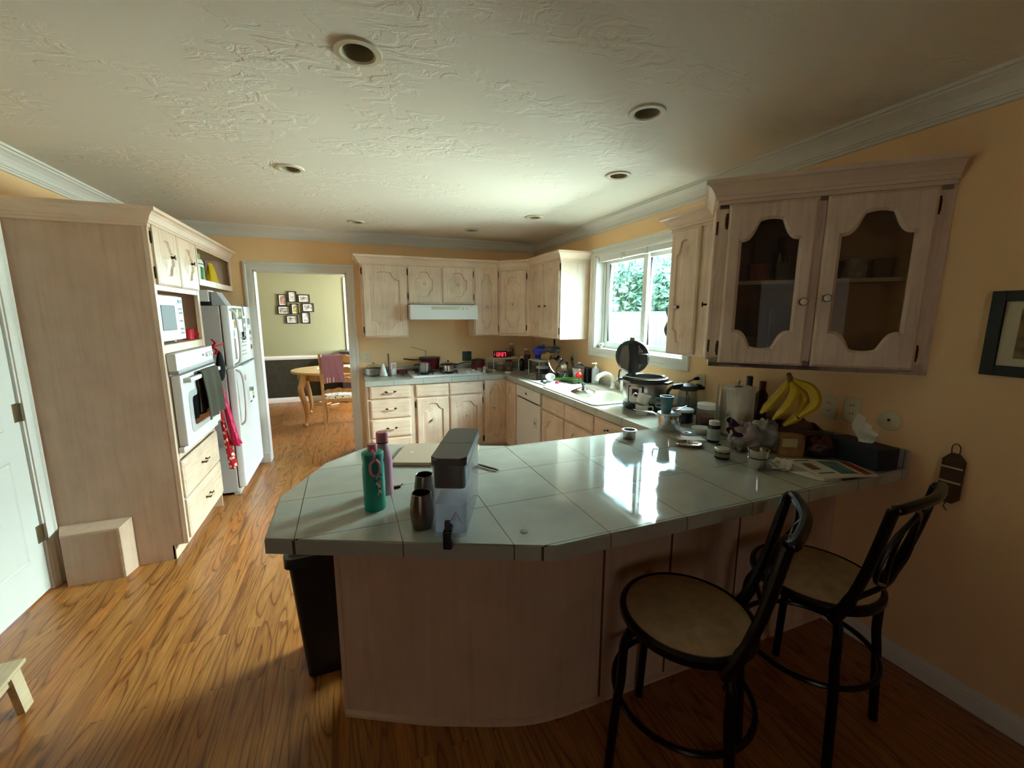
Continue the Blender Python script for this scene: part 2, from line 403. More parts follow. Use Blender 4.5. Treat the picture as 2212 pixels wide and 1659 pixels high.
def tile_mat():
    m, nt, n, l, b = _mat('grey_green_tile')
    tc = n.new('ShaderNodeTexCoord'); mp = n.new('ShaderNodeMapping'); mp.inputs['Location'].default_value = (0.1815, -0.1125, 0)
    l.new(tc.outputs['Object'], mp.inputs['Vector'])
    br = n.new('ShaderNodeTexBrick'); br.offset = 0.0; br.squash = 1.0
    for k, v in (('Scale', 1.0), ('Brick Width', 0.2995), ('Row Height', 0.2995), ('Mortar Size', 0.0016), ('Mortar Smooth', 0.1)): br.inputs[k].default_value = v
    br.inputs['Color1'].default_value = (1, 1, 1, 1); br.inputs['Color2'].default_value = (1, 1, 1, 1); br.inputs['Mortar'].default_value = (0, 0, 0, 1)
    l.new(mp.outputs[0], br.inputs['Vector'])
    no = n.new('ShaderNodeTexNoise'); no.inputs['Scale'].default_value = 9; no.inputs['Detail'].default_value = 6; l.new(tc.outputs['Object'], no.inputs['Vector'])
    r = ramp(n, [(0.3, (163, 166, 155)), (0.7, (175, 177, 166))]); l.new(no.outputs['Fac'], r.inputs[0])
    mx = n.new('ShaderNodeMix'); mx.data_type = 'RGBA'; l.new(br.outputs['Fac'], mx.inputs['Factor']); l.new(r.outputs[0], mx.inputs[6]); mx.inputs[7].default_value = lin((74, 76, 66))
    l.new(mx.outputs[2], b.inputs['Base Color'])
    sm = n.new('ShaderNodeTexNoise'); sm.inputs['Scale'].default_value = 14; sm.inputs['Detail'].default_value = 8; sm.inputs['Roughness'].default_value = 0.7; l.new(tc.outputs['Object'], sm.inputs['Vector'])
    rr = n.new('ShaderNodeMapRange'); rr.inputs[1].default_value = 0.45; rr.inputs[2].default_value = 0.75; rr.inputs[3].default_value = 0.035; rr.inputs[4].default_value = 0.13; l.new(sm.outputs['Fac'], rr.inputs[0])
    l.new(rr.outputs[0], b.inputs['Roughness'])
    bp = n.new('ShaderNodeBump'); bp.inputs['Strength'].default_value = 0.3; bp.inputs['Distance'].default_value = 0.001; bp.invert = True; l.new(br.outputs['Fac'], bp.inputs['Height']); l.new(bp.outputs[0], b.inputs['Normal'])
    return m
TILE = tile_mat()
TILEEDGE = pm('tile_edge', (140, 144, 130), 0.35, noise=0.08, nscale=30)
GROUT = pm('dark_grout', (60, 60, 52), 0.8)

# ------------------------------------------------------------------ room shell
XR, YB, XL, H, YF = 2.265, 5.0, -1.67, 2.44, -8.0
b = MB(); b.box(-7.1, 2.5, YF - 0.1, 8.6, -0.1, 0); struct(b.build('floor', FLOORM, smooth=0))
LAMPS = [(0.088, 1.638), (1.262, 1.628), (-0.261, 2.987), (1.64, 2.365), (0.137, 4.40), (1.62, 3.60), (1.26, 4.38)]
b = MB(); b.box(-7.1, XR + 0.25, YF - 0.1, YB + 0.12, H, H + 0.1)
ceil_o = struct(b.build('ceiling', CEIL, smooth=0))
# holes for the recessed lamps
cut = MB()
for x, y in LAMPS: cut.cyl((x, y, H - 0.05), (x, y, H + 0.2), 0.056, n=32)
cut_o = cut.build('lamp_cutter', WHITE)
md = ceil_o.modifiers.new('holes', 'BOOLEAN'); md.object = cut_o; md.operation = 'DIFFERENCE'; md.solver = 'EXACT'
bpy.context.view_layer.update()
_dg = bpy.context.evaluated_depsgraph_get(); _me = bpy.data.meshes.new_from_object(ceil_o.evaluated_get(_dg))
ceil_o.modifiers.clear(); ceil_o.data = _me
bpy.data.objects.remove(cut_o, do_unlink=True)
_me.materials.clear(); _me.materials.append(CEIL)
for p in _me.polygons: p.material_index = 0

def wall(name, axis, c0, c1, a0, a1, z0, z1, holes, m):
    """wall slab with rectangular openings; axis 'x' = slab between x=c0..c1 running along y"""
    b = MB(); hs = sorted(holes)
    def bx(p0, p1, q0, q1):
        if p1 - p0 > 1e-4 and q1 - q0 > 1e-4:
            if axis == 'x': b.box(c0, c1, p0, p1, q0, q1)
            else: b.box(p0, p1, c0, c1, q0, q1)
    cur = a0
    for h0, h1, q0, q1 in hs:
        bx(cur, h0, z0, z1); bx(h0, h1, z0, q0); bx(h0, h1, q1, z1); cur = h1
    bx(cur, a1, z0, z1)
    return struct(b.build(name, m, smooth=0))
WY0, WY1, WZ0, WZ1 = 2.37, 3.575, 1.245, 2.13
DX0, DX1, DZ = -0.852, 0.026, 2.017
wall('wall_right', 'x', XR, XR + 0.2, YF, YB + 0.12, 0, H, [(WY0, WY1, WZ0, WZ1)], WALLM)
wall('wall_back', 'y', YB, YB + 0.12, XL - 0.15, XR, 0, H, [(DX0, DX1, 0, DZ)], WALLM)
wall('wall_left', 'x', XL - 0.15, XL, 1.6, YB, 0, H, [(2.20, 3.045, 0, 2.035)], WALLM)
DARKWALL = pm('dark_unseen_wall', (64, 46, 34), .6, noise=.15, nscale=6)  # unseen rear walls, coloured dark so little light bounces back
wall('wall_front', 'y', YF - 0.12, YF, -7.1, XR + 0.2, 0, H, [], DARKWALL)
wall('wall_den', 'x', -7.1, -7.0, YF, 1.6, 0, H, [], DARKWALL)
wall('wall_hall', 'y', 1.6, 1.72, -7.1, XL - .15, 0, H, [], DARKWALL)
# dining room shell
wall('wall_dining_far', 'y', 8.45, 8.57, -2.4, 2.3, 0.8, H, [(0.07, 1.2, 0.98, 2.2)], OLIVE)
wall('wall_dining_low', 'y', 8.45, 8.57, -2.4, 2.3, 0, 0.8, [], DARKPAPER)
wall('wall_dining_left', 'x', -2.4, -2.28, 5.12, 8.45, 0, H, [], OLIVE)
wall('wall_dining_right', 'x', 2.3, 2.42, 5.12, 8.57, 0, H, [(5.9, 7.8, 0.9, 2.15)], OLIVE)
b = MB(); b.box(-2.4, 2.42, 5.12, 8.57, H, H + 0.1); struct(b.build('ceiling_dining', WHITE, smooth=0))
# crown mouldings of the room
CROWN = [(0, H), (0.09, H), (0.09, H - 0.014), (0.078, H - 0.014), (0.078, H - 0.024), (0.064, H - 0.032), (0.046, H - 0.048), (0.034, H - 0.066), (0.028, H - 0.084), (0.02, H - 0.084), (0.02, H - 0.094), (0.012, H - 0.094), (0.012, H - 0.108), (0, H - 0.108)]
def trim(name, path, prof, m=WTRIM):
    b = MB(); b.sweep(path, prof); return struct(b.build(name, m, smooth=8))
trim('trim_1', [(XL, 1.6), (XL, YB), (XR, YB), (XR, YF)], CROWN)
BASE = [(0, 0), (0.016, 0), (0.016, 0.055), (0.012, 0.062), (0.012, 0.07), (0.006, 0.08), (0.003, 0.095), (0, 0.095)]
trim('baseboard_right', [(XR, 1.25), (XR, YF)], BASE)
trim('baseboard_dining', [(-2.28, 8.45), (2.3, 8.45)], [(o, z * 0.92) for o, z in BASE])
trim('trim_2', [(-2.28, 8.45), (2.3, 8.45)], [(0, .775), (.014, .775), (.014, .788), (.024, .8), (.024, .815), (.014, .826), (.014, .842), (0, .842)])
trim('baseboard_back', [(-0.97, YB), (-0.94, YB)], BASE)
# casing of the dining doorway (profile: three soft steps)
def casing_y(name, x0, x1, ztop, y, w=0.086, both=True, face=-1):
    """door casing on a wall facing -y"""
    b = MB()
    prof = [(0, 0), (w, 0), (w, 0.012), (w * .86, 0.018), (w * .7, 0.018), (w * .62, 0.012), (w * .3, 0.014), (w * .12, 0.010), (0, 0.008)]
    # path in xz; build as mitred ring
    pts = [(x0, 0), (x0, ztop), (x1, ztop), (x1, 0)]
    rows = []
    for i, (px, pz) in enumerate(pts):
        row = []
        for o, d in prof:
            ox = -o if i < 2 else o; oz = o if i in (1, 2) else 0
            row.append(b.v((px + ox, y + face * d, pz + oz)))
        rows.append(row)
    for a, c in zip(rows, rows[1:]):
        for k in range(len(prof)): b.f([a[k], a[(k + 1) % len(prof)], c[(k + 1) % len(prof)], c[k]])
    b.f(rows[0]); b.f(rows[-1])
    return struct(b.build(name, WTRIM, smooth=25))
casing_y('trim_3', DX0, DX1, DZ, YB)
b = MB(); b.box(DX0 - .002, DX0 + .014, YB - .006, YB + .126, 0, DZ); b.box(DX1 - .014, DX1 + .002, YB - .006, YB + .126, 0, DZ); b.box(DX0, DX1, YB - .006, YB + .126, DZ - .014, DZ + .002)
b.box(DX0 - .088, DX0 + .012, YB - .024, YB - .004, 0, 0.11, bev=.004)
struct(b.build('trim_4', WTRIM))

# white six panel door on the left wall
def casing_x(name, y0, y1, ztop, x, w=0.075):
    b = MB()
    prof = [(0, 0), (w, 0), (w, 0.012), (w * .86, 0.02), (w * .7, 0.02), (w * .6, 0.013), (w * .3, 0.015), (w * .12, 0.010), (0, 0.008)]
    rows = []
    for i, (py, pz) in enumerate([(y0, 0), (y0, ztop), (y1, ztop), (y1, 0)]):
        rows.append([b.v((x + d, py + (-o if i < 2 else o), pz + (o if i in (1, 2) else 0))) for o, d in prof])
    for a, c in zip(rows, rows[1:]):
        for k in range(len(prof)): b.f([a[k], a[(k + 1) % len(prof)], c[(k + 1) % len(prof)], c[k]])
    b.f(rows[0]); b.f(rows[-1])
    return struct(b.build(name, WTRIM, smooth=25))
casing_x('trim_5', 2.20, 3.045, 2.035, XL)
def panel_door():
    b = MB(); y0, y1, z0, z1, x = 2.215, 3.03, 0.012, 2.02, XL - 0.012
    b.box(x - .036, x, y0, y1, z0, z1)
    w = (y1 - y0)
    cols = [(y0 + .12, y0 + w / 2 - .05), (y0 + w / 2 + .05, y1 - .12)]
    rws = [(z0 + .22, z0 + .80), (z0 + .96, z0 + 1.55), (z0 + 1.66, z0 + 1.88)]
    for c0, c1 in cols:
        for r0, r1 in rws:
            def ring(i, d): return b.loop([(x + d, c0 + i, r0 + i), (x + d, c1 - i, r0 + i), (x + d, c1 - i, r1 - i), (x + d, c0 + i, r1 - i)])
            A = ring(0, .0005); B_ = ring(.006, .006); C_ = ring(.014, .001); D = ring(.05, .007)
            b.bridge(A, B_); b.bridge(B_, C_); b.bridge(C_, D); b.f(D)
    o = b.build('door_1', WHITE, smooth=20); o['kind'] = 'structure'
    for z in (0.35, 1.05, 1.8):
        h = MB(); h.cyl((XL - .002, 3.038, z - .05), (XL - .002, 3.038, z + .05), .007, n=10); h.box(XL - .012, XL - .008, 2.995, 3.032, z - .05, z + .05)
        h.build('hinge', pm('satin_brass', (150, 136, 106), 0.35, 0.9), o)
    k = MB(); k.cyl((XL - .012, 2.28, .95), (XL + .03, 2.28, .95), .011); k.ell((XL + .045, 2.28, .95), (.022, .028, .028)); k.build('door_knob', BRASS, o)
panel_door()
b = MB(); b.box(XL - .15, XL + .001, 3.032, 3.047, 0, 2.035); b.box(XL - .15, XL + .001, 2.198, 2.213, 0, 2.035); b.box(XL - .15, XL + .001, 2.198, 3.047, 2.022, 2.037); struct(b.build('trim_6', WTRIM, smooth=0))

# ------------------------------------------------------------------ kitchen window
def rframe(b, y0, y1, z0, z1, wy0, wy1, wz0, wz1, x0, x1, bev=0.003):
    """rectangular frame of four bars in the plane of the wall"""
    b.box(x0, x1, y0, y0 + wy0, z0, z1, bev); b.box(x0, x1, y1 - wy1, y1, z0, z1, bev)
    b.box(x0, x1, y0 + wy0, y1 - wy1, z0, z0 + wz0, bev); b.box(x0, x1, y0 + wy0, y1 - wy1, z1 - wz1, z1, bev)
w1 = MB()
rframe(w1, WY0, WY1, WZ0, WZ1, .045, .045, .03, .035, 2.35, 2.43)
w1 = w1.build('window_1', WHITE); w1['kind'] = 'structure'
b = MB()
rframe(b, 2.93, WY1 - .045, WZ0 + .03, WZ1 - .035, .055, .05, .045, .045, 2.355, 2.385)
b.build('window_sash', WHITE, w1)
b = MB(); rframe(b, WY0 + .045, 3.0, WZ0 + .03, WZ1 - .035, .05, .06, .045, .045, 2.39, 2.42); b.build('window_sash', WHITE, w1)
b = MB(); b.box(2.368, 2.372, 2.98, WY1 - .09, WZ0 + .07, WZ1 - .075); b.build('window_pane', PANE, w1)
b = MB(); b.box(2.403, 2.407, WY0 + .09, 2.945, WZ0 + .07, WZ1 - .075); b.build('window_pane', PANE, w1)
b = MB(); b.box(2.345, 2.357, 2.955, 2.968, 1.62, 1.72, .003); b.build('window_latch', WTRIM, w1)
# jamb lining and stool
b = MB(); b.box(2.262, 2.36, WY0 - .001, WY0 + .012, WZ0, WZ1); b.box(2.262, 2.36, WY1 - .012, WY1 + .001, WZ0, WZ1); b.box(2.262, 2.36, WY0, WY1, WZ1 - .012, WZ1 + .001); b.box(2.262, 2.36, WY0, WY1, WZ0 - .001, WZ0 + .014)
b.build('window_jamb', WHITE, w1)
def casing_win():
    b = MB(); w = 0.068
    prof = [(0, .002), (0, .010), (w * .2, .014), (w * .55, .012), (w * .62, .018), (w * .9, .022), (w, .018), (w, 0)]
    rows = []
    for i, (py, pz) in enumerate([(WY0, WZ0), (WY0, WZ1), (WY1, WZ1), (WY1, WZ0)]):
        rows.append([b.v((XR - d, py + (-o if i < 2 else o), pz + (o if i in (1, 2) else -o))) for o, d in prof])
    for k0 in range(4):
        a, c = rows[k0], rows[(k0 + 1) % 4]
        for k in range(len(prof) - 1): b.f([a[k], a[k + 1], c[k + 1], c[k]])
    b.build('window_casing', WTRIM, w1, smooth=25)
casing_win()
# blind headrail with its two clips
bl = thing('blind_headrail', 'white blind headrail with two clips across the top of the kitchen window', 'blind', (2.31, 2.97, 2.095))
b = MB(); b.box(-.022, .022, -.585, .585, -.022, .03, .003); b.build('rail', WHITE, bl)
for y in (-.12, .22):
    c = MB(); c.box(-.03, -.022, y - .014, y + .014, -.03, .028, .002); c.box(-.045, -.022, y - .022, y + .022, -.034, -.028, .002); c.build('clip', pm('clear_clip', (214, 218, 212), .2), bl)

# dining window with cream curtain edge
w2 = MB(); w2.box(-.016, .07, 8.425, 8.45, .9, 2.24, .004); w2.box(1.2, 1.285, 8.425, 8.45, .9, 2.24, .004); w2.box(.07, 1.2, 8.425, 8.45, 2.2, 2.285, .004); w2.box(.07, 1.2, 8.42, 8.45, .92, .98, .004)
w2 = w2.build('window_2', pm('cream_casing', (240, 230, 196), .5)); w2['kind'] = 'structure'
b = MB(); b.box(.07, 1.2, 8.5, 8.504, .98, 2.2); b.build('window_pane', PANE, w2)

# ------------------------------------------------------------------ garden outside the window
GRASS = pm('patio_ground', (116, 110, 102), .9, noise=.3, nscale=8)
b = MB(); b.box(2.6, 40, -14, 34, -0.35, -0.3); struct(b.build('ground', GRASS, smooth=0))
FEN = pm('painted_fence', (112, 122, 108), .7)
fe = thing('garden_fence', 'pale board fence with a flat cap across the garden outside the window', 'fence', (9.0, 10.0, -0.3))
b = MB()
for k in range(70): b.box(-.015, .015, -7 + k * .2, -7 + k * .2 + .19, 0, 1.95, .004)
b.build('board_panel', FEN, fe)
b = MB(); b.box(-.05, .05, -7, 7, 1.95, 1.99); b.box(.015, .05, -7, 7, .4, .5); b.box(.015, .05, -7, 7, 1.5, 1.6); b.build('rail', FEN, fe)
def leafy(name, label, loc, rx, rz, h, cols, n, leaf, trunk=True, seed=1):
    rnd = random.Random(seed)
    t = thing(name, label, 'tree' if trunk else 'shrub', loc)
    lb = MB()
    ms = [pm(name + '_leaf', c, .6) for c in cols]
    for k in range(n):
        while True:
            p = Vector((rnd.uniform(-1, 1), rnd.uniform(-1, 1), rnd.uniform(-1, 1)))
            if .25 < p.length < 1: break
        p = p * (0.75 + .25 * math.sin(p.x * 7 + p.z * 5 + seed))
        c = Vector((p.x * rx, p.y * rx, h + p.z * rz)); s = leaf * rnd.uniform(.6, 1.3)
        u = Vector((rnd.uniform(-1, 1), rnd.uniform(-1, 1), rnd.uniform(-1, 1))).normalized(); w = u.orthogonal().normalized()
        q = u.cross(w)
        lb.mat(ms[k % len(ms)]); lb.face([c - u * s, c + w * s * .5 + q * s * .15, c + u * s, c - w * s * .5 + q * s * .15])
    lb.build('foliage', None, t, smooth=0)
    sb = MB(); sb.tube(spline([(0, 0, 0), (.05, .02, h * .5), (0, 0, h + rz * .4)], 5), [.14 * rx / 2, .12 * rx / 2] + [.1 * rx / 2] * 8 + [.04 * rx / 2], 8) if trunk else sb.tube([(0, 0, 0), (0, 0, h)], .02, 6)
    sb.build('trunk' if trunk else 'stem', pm('bark', (84, 66, 50), .9), t)
    return t
leafy('garden_tree', 'broad grey green tree beyond the fence, seen in the left pane', (12.5, 15.5, -.3), 3.0, 2.3, 2.9, [(104, 128, 100), (132, 156, 120), (84, 108, 84)], 5200, .17, seed=3)
leafy('yellow_green_tree', 'smaller yellow green tree beyond the fence, seen in the right pane', (12.5, 11.0, -.3), 1.2, 1.8, 2.3, [(150, 150, 64), (120, 134, 60), (176, 164, 84)], 2200, .12, seed=5)
leafy('garden_shrub', 'small yellow green shrub in front of the garden fence', (8.2, 10.6, -.3), .5, .55, .9, [(130, 146, 60), (100, 128, 50)], 500, .07, False, seed=8)
# ------------------------------------------------------------------ cabinet building blocks
def ogee_half(w, h, drop, a=0.45, n=16):
    """x from -w/2 to w/2 along an arched top edge with coved shoulders"""
    out = []
    for k in range(2 * n + 1):
        x = -1 + k / n; t = abs(x)
        if t <= a: z = -0.10 * drop * (t / a) ** 2
        else:
            s = (t - a) / (1 - a)
            z = -drop * (0.10 + 0.90 * (1 - (1 - s) ** 2.8))
        out.append((x * w / 2, z))
    return out
def outline(w, h, dt, db, a=0.45):
    """counter-clockwise outline (x, z), centred: arched top, arched or flat bottom"""
    top = [(x, h / 2 + z) for x, z in ogee_half(w, h, dt, a)] if dt else [(-w / 2, h / 2), (0, h / 2), (w / 2, h / 2)]
    bot = [(x, -h / 2 - z) for x, z in ogee_half(w, h, db, a)] if db else [(-w / 2, -h / 2), (0, -h / 2), (w / 2, -h / 2)]
    return bot + top[::-1]
def door_mesh(b, x0, x1, z0, z1, dt, db, mx=0.062, mz=0.062, t=0.02, a=0.45):
    """slab door, front at y=-t, with a routed groove and raised field of the given outline"""
    w, h = x1 - x0, z1 - z0; cx, cz = (x0 + x1) / 2, (z0 + z1) / 2
    def rect(i, y): return b.loop([(x0 + i, y, z0 + i), (x1 - i, y, z0 + i), (x1 - i, y, z1 - i), (x0 + i, y, z1 - i)])
    r0 = rect(0, 0); r1 = rect(0, -t + .006); r2 = rect(.004, -t + .004); r3 = rect(.010, -t)
    b.f(r0); b.bridge(r0, r1); b.bridge(r1, r2); b.bridge(r2, r3)
    ow, oh = w - 2 * mx, h - 2 * mz
    def ring(i, y):
        k = outline(ow - 2 * i, oh - 2 * i, max(dt - .3 * i, 0) if dt else 0, max(db - .3 * i, 0) if db else 0, a)
        return b.loop([(cx + px, y, cz + pz) for px, pz in k])
    p0 = ring(0, -t); p1 = ring(.007, -t + .012); p2 = ring(.014, -t + .012); p3 = ring(.046, -t + .001)
    fill(b, r3, p0); b.bridge(p0, p1); b.bridge(p1, p2); b.bridge(p2, p3)
    cap(b, p3)
def edges_of(b, lp):
    es = []
    for i in range(len(lp)):
        u, v = lp[i], lp[(i + 1) % len(lp)]
        e = b.bm.edges.get((u, v)) or b.bm.edges.new((u, v)); es.append(e)
    return es
def fill(b, outer, inner):
    r = bmesh.ops.triangle_fill(b.bm, edges=edges_of(b, outer) + edges_of(b, inner), use_beauty=True, use_dissolve=False)
    for g in r['geom']:
        if isinstance(g, bmesh.types.BMFace): g.material_index = b.mi
def cap(b, lp):
    r = bmesh.ops.triangle_fill(b.bm, edges=edges_of(b, lp), use_beauty=True, use_dissolve=False)
    for g in r['geom']:
        if isinstance(g, bmesh.types.BMFace): g.material_index = b.mi
def glass_door_mesh(b, x0, x1, z0, z1, dt, db, mx, mz, t=0.022):
    w, h = x1 - x0, z1 - z0; cx, cz = (x0 + x1) / 2, (z0 + z1) / 2
    def rect(i, y): return b.loop([(x0 + i, y, z0 + i), (x1 - i, y, z0 + i), (x1 - i, y, z1 - i), (x0 + i, y, z1 - i)])
    r0 = rect(0, 0); r1 = rect(0, -t + .006); r2 = rect(.004, -t + .004); r3 = rect(.010, -t)
    b.bridge(r0, r1); b.bridge(r1, r2); b.bridge(r2, r3)
    def ring(i, y): return b.loop([(cx + px, y, cz + pz) for px, pz in outline(w - 2 * mx - 2 * i, h - 2 * mz - 2 * i, dt, db, .40)])
    p0 = ring(-.012, -t); p1 = ring(0, -t + .008); p2 = ring(0, 0)
    fill(b, r3, p0); b.bridge(p0, p1); b.bridge(p1, p2); fill(b, r0, p2)
def knob(parent, x, z, y=-0.02, r=0.015):
    b = MB(); T = Matrix.Rotation(R(90), 3, 'X')
    b.mat(BRASS).lathe([(0, 0), (.011, 0), (.008, .004), (.006, .014), (.012, .018), (r, .02), (r, .024)], (x, y, z), 14, T=T)
    b.mat(CERAM).lathe([(r - .002, .0235), (r - .003, .027), (r * .6, .029), (0, .03)], (x, y, z), 14, T=T)
    b.build('knob', None, parent)
def pull(parent, x, z, y=-0.02, w=0.085):
    b = MB(); b.mat(BRASS)
    for s in (-1, 1):
        b.cyl((x + s * w / 2, y, z), (x + s * w / 2, y - .024, z - .004), .0055, .0045, 8); b.ell((x + s * w / 2, y - .002, z), (.012, .004, .008), 10, 6)
        b.tube([(x + s * w * .5, y - .024, z - .004), (x + s * w * .3, y - .028, z - .002)], [.006, .0045], 8)
        b.ell((x + s * (w / 2 + .008), y - .022, z + .002), (.009, .005, .006), 8, 6)
    b.mat(CERAM).tube([(x - w * .3, y - .028, z - .002), (x, y - .03, z - .002), (x + w * .3, y - .028, z - .002)], [.0055, .007, .0055], 8)
    b.build('pull', None, parent)
def hinges(parent, x, z0, z1, y=-0.004):
    for z in (z0 + .07, z1 - .07):
        b = MB(); b.cyl((x, y, z - .028), (x, y, z + .028), .0055, n=8); b.box(x - .008, x + .008, -.003, .001, z - .022, z + .022); b.ell((x, y, z + .03), .006, 8, 6); b.ell((x, y, z - .03), .006, 8, 6)
        b.build('hinge', BRASS, parent)
def add_door(root, x0, x1, z0, z1, dt=.07, db=.07, kx=None, kz=None, hinge=None, mx=.062, mz=.06, a=.45):
    b = MB(); door_mesh(b, x0, x1, z0, z1, dt, db, mx, mz, a=a); d = b.build('door', PICK, root, 25)
    if kx is not None: knob(d, kx, kz)
    if hinge == 'L': hinges(d, x0 - .006, z0, z1)
    if hinge == 'R': hinges(d, x1 + .006, z0, z1)
    return d
def add_drawer(root, x0, x1, z0, z1, handle=True, name='drawer'):
    b = MB(); 
    def rect(i, y): return b.loop([(x0 + i, y, z0 + i), (x1 - i, y, z0 + i), (x1 - i, y, z1 - i), (x0 + i, y, z1 - i)])
    r = [rect(0, 0), rect(0, -.012), rect(.004, -.016), rect(.011, -.017), rect(.014, -.02)]
    b.f(r[0])
    for p, q in zip(r, r[1:]): b.bridge(p, q)
    b.f(r[-1]); d = b.build(name, PICKH, root, 25)
    if handle: pull(d, (x0 + x1) / 2, (z0 + z1) / 2 + .004)
    return d
def carcass(root, w, d, h, toe=0.0, name='carcass', m=None):
    b = MB(); b.box(0, w, 0, d, toe, h, .002)
    if toe: b.box(.0, w, .065, d, 0, toe)
    return b.build(name, m or PICK, root)
def base_unit(name, label, loc, rz, w, d=0.60, h=0.864, toe=0.1, group='base cabinets'):
    t = thing(name, label, 'cabinet', loc, rz, group); carcass(t, w, d, h, toe); return t
def upper_unit(name, label, loc, rz, w, d, h, group='wall cabinets'):
    t = thing(name, label, 'cabinet', loc, rz, group); carcass(t, w, d, h); return t

# ------------------------------------------------------------------ back wall uppers (face y = 4.68)
UZ, UT, UF = 1.335, 2.115, 4.68
G1 = 'upper cabinets on the back wall'
t = upper_unit('wall_cabinet', 'pale oak wall cabinet with one wide arched door left of the range hood', (.163, UF, UZ), 0, .462, .318, UT - UZ, G1)
add_door(t, .014, .446, .012, .752, .085, .085, .215, .315, 'L', .062, .07)
t = upper_unit('wall_cabinet', 'short pale oak wall cabinet with two small doors above the range hood', (.625, UF, 1.69), 0, .74, .318, UT - 1.69, G1)
add_door(t, .016, .350, .012, .402, .075, .075, .185, .215, 'L', .072, .062)
add_door(t, .384, .730, .012, .402, .075, .075, .555, .21, 'R', .072, .062)
t = upper_unit('wall_cabinet', 'narrow pale oak wall cabinet with one door right of the range hood', (1.365, UF, UZ), 0, .295, .318, UT - UZ, G1)
add_door(t, .012, .288, .012, .765, .085, .085, .15, .33, 'R', .075, .07)
# diagonal corner unit
t = thing('corner_wall_cabinet', 'diagonal pale oak wall cabinet across the corner above the clock and jars', 'cabinet', (1.66, UF, UZ), R(-45), G1)
Lc = .285 * math.sqrt(2)
Mi = (Matrix.Translation((1.66, UF, UZ)) @ Matrix.Rotation(R(-45), 4, 'Z')).inverted()
b = MB(Mi); b.prism([(1.66, UF), (1.945, 4.395), (2.263, 4.395), (2.263, 4.998), (1.66, 4.998)], UZ, UT); b.build('carcass', PICK, t)
add_door(t, .035, Lc - .055, .025, .735, .09, .09, .185, .36, 'R', .06, .07)
t = upper_unit('wall_cabinet', 'pale oak two-door wall cabinet with sunlit end panel beside the window', (1.945, 4.395, UZ), R(-90), .715, .318, UT - UZ, G1)
add_door(t, .02, .345, .012, .765, .09, .07, .285, .33, None, .07, .065); add_door(t, .355, .70, .012, .765, .09, .07, .42, .33, 'R', .07, .065)
# crown on top of the whole run
CP = [(0, -.04), (.008, -.04), (.008, -.022), (.018, -.022), (.018, -.006), (.024, -.006), (.028, .006), (.038, .024), (.052, .038), (.066, .042), (.066, .062), (0, .062)]
def ccrown(name, label, path, z, loc):
    b = MB(Matrix.Translation(-Vector(loc))); b.sweep(path, [(o, z + q) for o, q in CP]); o = b.build(name, PICKC, None, 10); o.location = loc
    return tag(o, label, 'moulding')
ccrown('cabinet_crown', 'stepped pale crown moulding along the top of the hood wall cabinets', [(.163, 4.998), (.163, UF), (1.66, UF), (1.945, 4.395), (1.945, 3.68), (2.263, 3.68)], 2.115, (.9, UF, 2.115))

# ------------------------------------------------------------------ right wall uppers: narrow unit and the angled glass unit
GZ, GT = 1.325, 2.11
t = upper_unit('wall_cabinet', 'narrow single-door wall cabinet between the window and the glass cabinet', (1.965, 2.215, GZ), R(-90), .33, .298, GT - GZ, 'upper cabinets beside the window')
add_door(t, .012, .245, .012, .765, .085, .085, .105, .30, None, .05, .06); 
A = Vector((1.672, 1.582)); s2 = math.sqrt(.5)
gl = thing('glass_cabinet', 'angled wall cabinet with two arched glass doors above the bananas', 'cabinet', (A.x, A.y, GZ), R(-45), 'upper cabinets beside the window')
LW = (XR - A.x) * math.sqrt(2); hh = GT - GZ          # length of the front, along local x
Mg = Matrix.Translation((A.x, A.y, GZ)) @ Matrix.Rotation(R(-45), 4, 'Z')
b = MB(Mg.inverted())
Bq, Cq = (XR - .002, A.y - (XR - .002 - A.x)), (1.965, A.y + .293)
foot = [(A.x, A.y), Bq, (XR - .002, 1.875), Cq]
inn = [(A.x + .028, A.y + .0), (XR - .02, A.y - (XR - .02 - A.x) + .03), (XR - .02, 1.86), (1.965, 1.85)]
b.prism(foot, GZ, GZ + .02); b.prism(foot, GT - .02, GT); 
b.box(0, 0, 0, 0, 0, 0) if False else None
M0 = b.M; b.M = Matrix()
FW = .045
xs = [(0, FW), (LW / 2 - .035, LW / 2 + .005), (LW - .06, LW - .002)]
for q in xs: b.box(q[0], q[1], 0, .02, 0, hh, .001)
b.box(0, LW - .01, 0, .02, 0, .045, .001); b.box(0, LW - .01, 0, .02, hh - .045, hh, .001)
b.M = M0
b.build('carcass', PICK, gl)
b = MB(Mg.inverted()); b.mat(PICKS)
ux = Vector((s2, s2))
b.prism([(A.x, A.y), (A.x + .012, A.y - .0), (Cq[0] + .008, Cq[1] - .01), (Cq[0], Cq[1])], GZ + .02, GT - .02)
b.box(1.965, XR - .004, 1.862, 1.875, GZ + .02, GT - .02)
b.build('side_panel', None, gl)
for x0, x1, kx, hg in ((.04, LW / 2 - .03, LW / 2 - .055, 'L'), (LW / 2 + .0, LW - .055, LW / 2 + .03, 'R')):
    b = MB(); glass_door_mesh(b, x0, x1, .022, hh - .03, .095, .085, .062, .075); d = b.build('glass_door', PICK, gl, 25)
    p = MB(); p.box(x0 + .05, x1 - .05, -.010, -.007, .085, hh - .09); p.build('pane', SMOKED, d)
    knob(d, kx, .31 if hg == 'L' else .325, -.022, .017); hinges(d, x0 - .006 if hg == 'L' else x1 + .006, .022, hh - .03)
b = MB(Mg.inverted()); b.prism([(A.x + .04, A.y + .01), (XR - .03, A.y - (XR - .03 - A.x) + .05), (XR - .03, 1.84), (1.97, 1.84)], GZ + .395, GZ + .412); b.build('shelf', PICK, gl)
